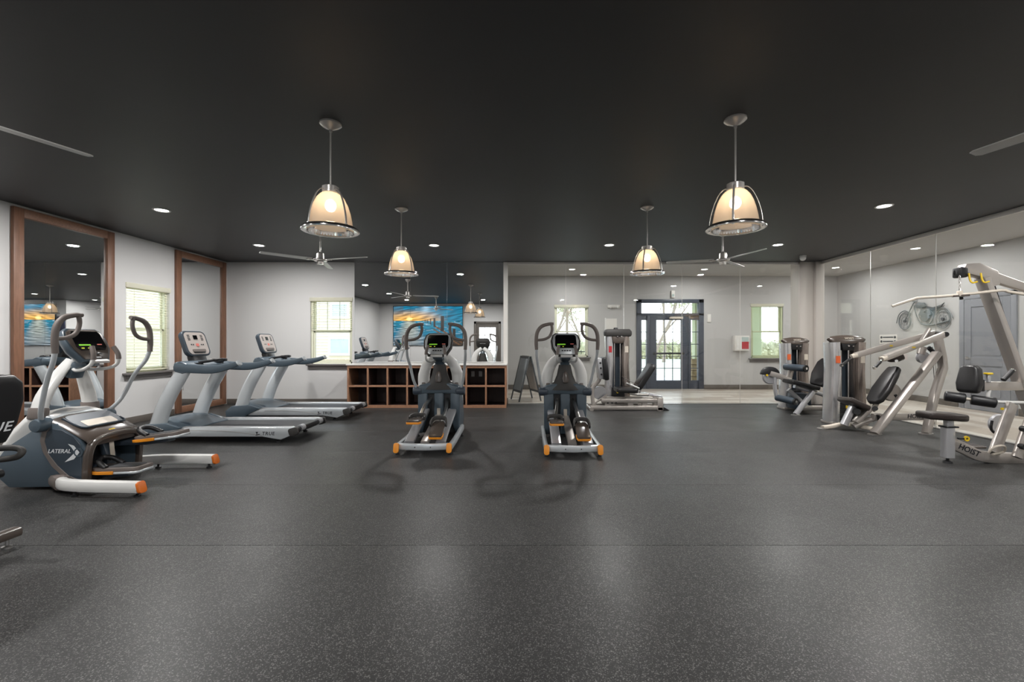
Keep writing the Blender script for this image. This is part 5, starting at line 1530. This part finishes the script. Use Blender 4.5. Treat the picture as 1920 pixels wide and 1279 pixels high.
MB().rbar([(4.86, 4.85, 2.12), (5.0, 4.85, 2.10), (5.20, 4.85, 2.03), (5.55, 4.85, 1.915), (6.10, 4.85, 1.74)], .07, .11, sm=3, r=.25, scale=[.7, 1.25, 1.05, .85, .8]).build('top_beam', 'silver_warm', r)
MB().ext([(4.83, 2.10), (4.87, 2.17), (5.02, 2.18), (5.22, 2.09), (5.24, 1.94), (5.10, 1.90), (5.06, 2.02), (4.90, 2.06)], 4.80, 4.90, 'xz').build('top_gusset', 'silver_warm', r, .008, 2)
MB().rbar([(6.06, 4.85, .05), (6.06, 4.85, 1.76)], .08, .10, up=(0, 1, 0), r=.25).build('rear_post', 'silver_warm', r)
MB().bb(5.88, 6.20, 4.5, 5.2, 0, .05).build('rear_foot', 'silver_warm', r, .01, 2)
MB().lathe([(.001, -.03), (.05, -.03), (.06, -.02), (.045, 0), (.06, .02), (.05, .03), (.001, .03)], (4.84, 4.84, 2.08), (0, 1, 0), 20).build('front_pulley', 'black_plastic', r)
MB().bb(4.79, 4.88, 4.79, 4.89, 2.02, 2.13).build('pulley_bracket', 'black_plastic', r, .015, 2)
for hx, hy in ((4.87, 4.78), (4.98, 4.76)):
    MB().tube([(hx, hy, 2.06), (hx + .005, hy - .01, 1.985), (hx + .02, hy - .02, 1.955), (hx + .07, hy - .02, 1.965)], .009, 8, 3).build('bar_hook', 'yellow', r)
ch = MB()
for k in range(5):
    z = 2.02 - k * .036
    ch.tube([(4.79 + (.009 if k % 2 else 0) * math.cos(a * PI / 4), 4.80 + (0 if k % 2 else .009) * math.cos(a * PI / 4), z + .022 * math.sin(a * PI / 4)) for a in range(8)], .0035, 5, closed=True)
ch.build('chain', 'nickel', r)
MB().bb(4.77, 4.81, 4.78, 4.82, 1.81, 1.87).build('swivel', 'label_cream', r, .006, 2)
pc = V(4.79, 4.80, 1.825)
dv = V(.93, -.36, .05).normalized()
MB().tube([pc - dv * .60 + V(0, 0, -.075), pc - dv * .40 + V(0, 0, -.01), pc - dv * .34 + V(0, 0, .0), pc, pc + dv * .34 + V(0, 0, .02), pc + dv * .40, pc + dv * .60 + V(0, 0, -.06)], .0155, 12, 2).build('lat_bar', 'label_cream', r)
MB().rbar([pc - dv * .06 + V(0, 0, -.008), pc + dv * .08 + V(0, 0, -.008)], .04, .022).build('bar_sleeve', 'taupe', r)
MB().tube([(5.20, 4.84, 1.99), (5.33, 4.83, 1.55), (5.52, 4.82, 1.0), (5.65, 4.82, .5)], .007, 6).build('cable', 'black_plastic', r)
# chest pad and thigh rollers
pad('chest_pad', basis((4.90, 4.80, .90), (.22, -.97, 0), (.14, 0, 1)), [(-.09, -.15), (.09, -.15), (.11, -.05), (.085, .12), (.05, .155), (-.05, .155), (-.085, .12), (-.11, -.05)], .11, 'vinyl', r, .035, 4)
MB().rbar([(5.0, 4.80, .83), (5.62, 4.84, .82)], .06, .095, r=.2).build('chest_arm', 'silver_warm', r)
MB().bb(4.95, 5.02, 4.75, 4.85, .77, .90).build('arm_bracket', 'black_plastic', r, .01, 2)
MB().bb(5.05, 5.085, 4.75, 4.78, .87, .955).build('lock_pin', 'silver', r, .004, 1)
MB().bb(5.035, 5.10, 4.74, 4.79, .955, .975).build('lock_knob', 'yellow', r, .006, 2)
q0, q1 = V(4.70, 4.88, .71), V(5.02, 4.64, .66)
MB().cyl(q0, q1, .016, 12).build('roller_axle', 'label_cream', r)
for a_, b2 in ((0, .42), (.52, 1.0)):
    ro = MB().cyl(q0.lerp(q1, a_), q0.lerp(q1, b2), .055, 22).build('thigh_roller', 'black_plastic', r, .014, 3)
MB().cyl(q1, q1 + (q1 - q0).normalized() * .006, .026, 14).build('roller_cap', 'chrome', r)
MB().tube([(5.12, 4.8, .80), (5.10, 4.8, .70), (5.14, 4.8, .665), (5.25, 4.8, .65), (5.75, 4.8, .64)], .017, 10, 3).build('guard_rail', 'white_plastic', r)
MB().cyl((5.18, 4.72, .90), (5.28, 4.72, 1.0), .024, 14).build('hand_grip', 'black_plastic', r)
MB().cyl((5.28, 4.72, 1.0), (5.287, 4.72, 1.007), .026, 14).build('grip_end', 'chrome', r)
for p0, p1, w in ((V(5.06, 4.70, .12), V(5.30, 4.74, .64), .10), (V(5.17, 4.58, .10), V(5.37, 4.62, .54), .085)):
    MB().rbar([p0, p1], w, .05, up=(0, 1, 0), r=.2).build('low_row_mast', 'silver_warm', r)
for p_ in (V(5.30, 4.60, .52), V(5.24, 4.60, .40), V(5.20, 4.58, .22)):
    MB().cyl(p_, p_ + V(0, -.05, 0), .03, 14).build('low_pulley', 'black_plastic', r)
MB().lathe([(.001, -.02), (.10, -.02), (.11, 0), (.10, .02), (.001, .02)], (5.28, 4.86, .40), (0, 1, 0), 24).build('cam_disc', 'silver', r)
MB().tube([(5.19, 4.84, .44), (5.18, 4.84, .34), (5.25, 4.84, .28)], .012, 8, 3).build('cam_guard', 'black_plastic', r)
MB().ext(rrect(.34, .22, .05), 0, .02, 'xy').xf(Matrix.Translation((5.02, 4.98, .12))).build('foot_platform', 'taupe', r, .006, 2)
MB().tube([(4.96, 4.66, .13), (4.98, 4.62, .20), (5.08, 4.62, .21), (5.12, 4.66, .14), (5.0, 4.66, .11)], .012, 8, 3).build('row_handle', 'label_cream', r)
MB().bb(5.16, 5.19, 4.72, 4.73, .575, .60).build('yellow_sticker', 'yellow', r)

# ------------------------------------------------------------------ outside the windows
OFF[0] = V(0, 0, 0)
struct(MB().bb(-60, 60, -40, 75, -.32, -.15).build('lawn', 'grass'), 'pale sunlit lawn outside the lobby windows', 'lawn')
struct(MB().bb(2.4, 5.8, LY + .15, 40, -.16, -.12).bb(-9, -2, YR - 12, YR - .15, -.16, -.12).build('walkway', 'concrete'), 'pale concrete walkway outside the entrance door', 'walkway')


def house(x0, x1, y0, y1, h, wins, label, side='y0', gable=True):
    r = empty('house', ((x0 + x1) / 2, (y0 + y1) / 2, 0), label, 'building')
    MB().bb(x0, x1, y0, y1, -.15, h).build('wall', 'siding', r)
    q = MB(); z = 0
    while z < h - .05:
        if side == 'y0': q.ext([(y0 - .028, z), (y0 - .006, z + .165), (y0 + .01, z + .165), (y0 + .01, z)], x0, x1, 'yz')
        else: q.ext([(x1 + .028, z), (x1 + .006, z + .165), (x1 - .01, z + .165), (x1 - .01, z)], y0, y1, 'xz')
        z += .165
    tag(q.build('siding_boards', 'siding', r), kind='stuff')
    for (u0, u1, za, zb) in wins:
        if side == 'y0':
            w = MB().bb(u0 - .12, u1 + .12, y0 - .08, y0 - .02, za - .12, za).bb(u0 - .12, u1 + .12, y0 - .08, y0 - .02, zb, zb + .12).bb(u0 - .12, u0, y0 - .08, y0 - .02, za, zb).bb(u1, u1 + .12, y0 - .08, y0 - .02, za, zb).build('window', 'siding_white', r)
            MB().bb(u0, u1, y0 - .05, y0 - .03, za, zb).build('pane', 'house_glass', w)
        else:
            w = MB().bb(x1 + .02, x1 + .08, u0 - .12, u1 + .12, za - .12, za).bb(x1 + .02, x1 + .08, u0 - .12, u1 + .12, zb, zb + .12).bb(x1 + .02, x1 + .08, u0 - .12, u0, za, zb).bb(x1 + .02, x1 + .08, u1, u1 + .12, za, zb).build('window', 'siding_white', r)
            MB().bb(x1 + .03, x1 + .05, u0, u1, za, zb).build('pane', 'house_glass', w)
    MB().ext([(x0 - .4, h), (x1 + .4, h), ((x0 + x1) / 2, h + 2.2)], y0 - .3, y1 + .3, 'xz').build('roof', 'base_grey', r)
    return r


yy = 24.0
s_ = yy / FPX
house(-24, -5.5, yy, yy + 8, 7.0, [(-10.45, -9.65, 2.75, 3.4), (-10.55, -9.55, .72, 1.5), (-13.2, -12.3, 2.75, 3.4), (-13.2, -12.3, .72, 1.5)], 'beige sided house seen through the window beside the wall mirror')
r = empty('garden_fence', (-9, 20, 0), 'low tan wooden fence outside the window beside the wall mirror', 'fence')
for k in range(30):
    xx = -14 + k * .31
    MB().bb(xx, xx + .28, 20.0, 20.03, -.15, .55).build('fence_board', 'fence', r)
MB().bb(-14, -4.7, 20.03, 20.08, .30, .38).build('fence_rail', 'fence', r)
house(-34, -20, 4, 18, 3.2, [(9.0, 10.2, .9, 2.2), (13.0, 14.2, .9, 2.2)], 'pale sided house outside the blinds window of the mirror wall', side='x1')

# porch pieces at the entrance
r = empty('porch_post', (5.75, 13.9, 0), 'pale green porch post outside the entrance on a stone base', 'post')
MB().bb(5.42, 5.70, 13.8, 14.05, .62, 2.75).build('shaft', 'porch_green', r, .01, 1)
for k in range(5):
    MB().bb(5.28, 5.76, 13.68, 14.16, -.12 + k * .185, .055 + k * .185).build('stone_course', 'stone', r, .015, 1)
r = empty('porch_pier', (7.0, 14.6, 0), 'wide pale green porch wall seen through the right lobby window', 'post')
MB().bb(7.38, 7.80, 14.3, 14.6, -.12, 2.9).build('shaft', 'porch_green', r, .01, 1)
MB().bb(7.31, 7.87, 14.23, 14.67, -.12, .1).build('plinth', 'porch_green', r, .01, 1)
struct(MB().bb(2.4, 8.4, LY + .15, 14.9, 2.78, 2.95).build('porch_roof', 'porch_green'), 'pale green porch ceiling over the entrance', 'roof')
r = empty('stair_railing', (2.9, 16, 0), 'dark iron stair railing outside the left sidelight', 'railing')
MB().tube([(3.55, 13.2, 1.0), (3.9, 16.5, .45), (4.0, 17.5, .3)], .025, 8).build('handrail', 'iron', r)
MB().tube([(3.55, 13.2, .5), (3.9, 16.5, .0)], .015, 8).build('lower_rail', 'iron', r)
for k in range(8):
    t_ = k / 7; p_ = V(3.55, 13.2, 1.0).lerp(V(3.9, 16.5, .45), t_)
    MB().tube([p_, V(p_.x, p_.y, -.13)], .012, 6).build('baluster', 'iron', r)
r = empty('window_fence', (1.6, 15, 0), 'dark iron fence outside the lobby window behind the elliptical', 'fence')
for zz in (.25, .98): MB().bb(.6, 3.0, 15.0, 15.03, zz, zz + .035).build('fence_rail', 'iron', r)
for k in range(13): MB().bb(.65 + k * .19, .67 + k * .19, 15.0, 15.02, -.15, 1.05).build('fence_picket', 'iron', r)

# trees
def tree(x, y, h, seed, label, leafy):
    rnd = random.Random(seed)
    r = empty('tree', (x, y, -.15), label, 'tree', 'trees outside the lobby', world=False)
    tr = MB(); br = MB(); tips = []

    def grow(mb, p, d, L, rad, n):
        pts = [p]; q = p.copy(); dd = d.copy()
        for k in range(4):
            dd = (dd + V(rnd.uniform(-.2, .2), rnd.uniform(-.2, .2), rnd.uniform(-.02, .12))).normalized()
            q = q + dd * L / 4; pts.append(q.copy())
        mb.tube(pts, [rad, rad * .85, rad * .7, rad * .55], 6)
        tips.append(q)
        if n > 0:
            for k in range(4 if n > 1 else 3):
                s = pts[rnd.randrange(2, 5)]
                a = rnd.uniform(0, 6.28); t = rnd.uniform(.4, 1.0)
                nd = (dd + V(math.cos(a) * t, math.sin(a) * t, rnd.uniform(-.1, .3))).normalized()
                grow(br, s, nd, L * rnd.uniform(.5, .75), rad * .5, n - 1)
    grow(tr, V(0, 0, 0), V(0, 0, 1), h * .5, h * .013, 3)
    tr.build('trunk', 'bark', r); br.build('branches', 'bark', r)
    lf = MB()
    for p in tips:
        for k in range(leafy):
            c_ = p + V(rnd.gauss(0, .35), rnd.gauss(0, .35), rnd.gauss(0, .3))
            a = V(rnd.uniform(-1, 1), rnd.uniform(-1, 1), rnd.uniform(-1, 1)).normalized() * .11
            b = a.orthogonal().normalized() * .08
            lf.add([c_ - a, c_ + b, c_ + a, c_ - b], [[0, 1, 2, 3]])
    tag(lf.build('foliage', 'leaf', r), kind='stuff')


for k, (x, y, h, lab) in enumerate((
        (1.6, 27, 8.0, 'budding tree seen through the lobby window behind the elliptical'),
        (3.4, 31, 9.0, 'budding tree seen through the left pane of the transom and sidelight'),
        (8.3, 28, 8.5, 'budding tree seen through the entrance door panes'),
        (10.6, 33, 9.5, 'taller budding tree seen through the right side of the entrance door'),
        (16.0, 27, 8.0, 'budding tree seen through the right lobby window'),
        (6.2, 46, 9.0, 'distant budding tree behind the entrance door'))):
    tree(x, y, h, 20 + k, lab, 16)


def hedge(x0, x1, y, h, seed, label):
    rnd = random.Random(seed)
    r = empty('hedge', ((x0 + x1) / 2, y, 0), label, 'hedge')
    core = MB(); n = int((x1 - x0) / .9)
    for k in range(n):
        core.sphere((x0 + .45 + k * .9, y, h * .35), .62, 10, (1, .8, h * .9))
    core.build('core', 'leaf', r)
    lf = MB()
    for k in range(n * 140):
        c_ = V(rnd.uniform(x0, x1), y + rnd.uniform(-.7, .3), rnd.uniform(-.1, h))
        a = V(rnd.uniform(-1, 1), rnd.uniform(-1, 1), rnd.uniform(-1, 1)).normalized() * .12
        b = a.orthogonal().normalized() * .08
        lf.add([c_ - a, c_ + b, c_ + a, c_ - b], [[0, 1, 2, 3]])
    tag(lf.build('foliage', 'leaf', r), kind='stuff')


hedge(-2, 28, 40, 1.6, 5, 'pale hedge along the far side of the lawn beyond the entrance')
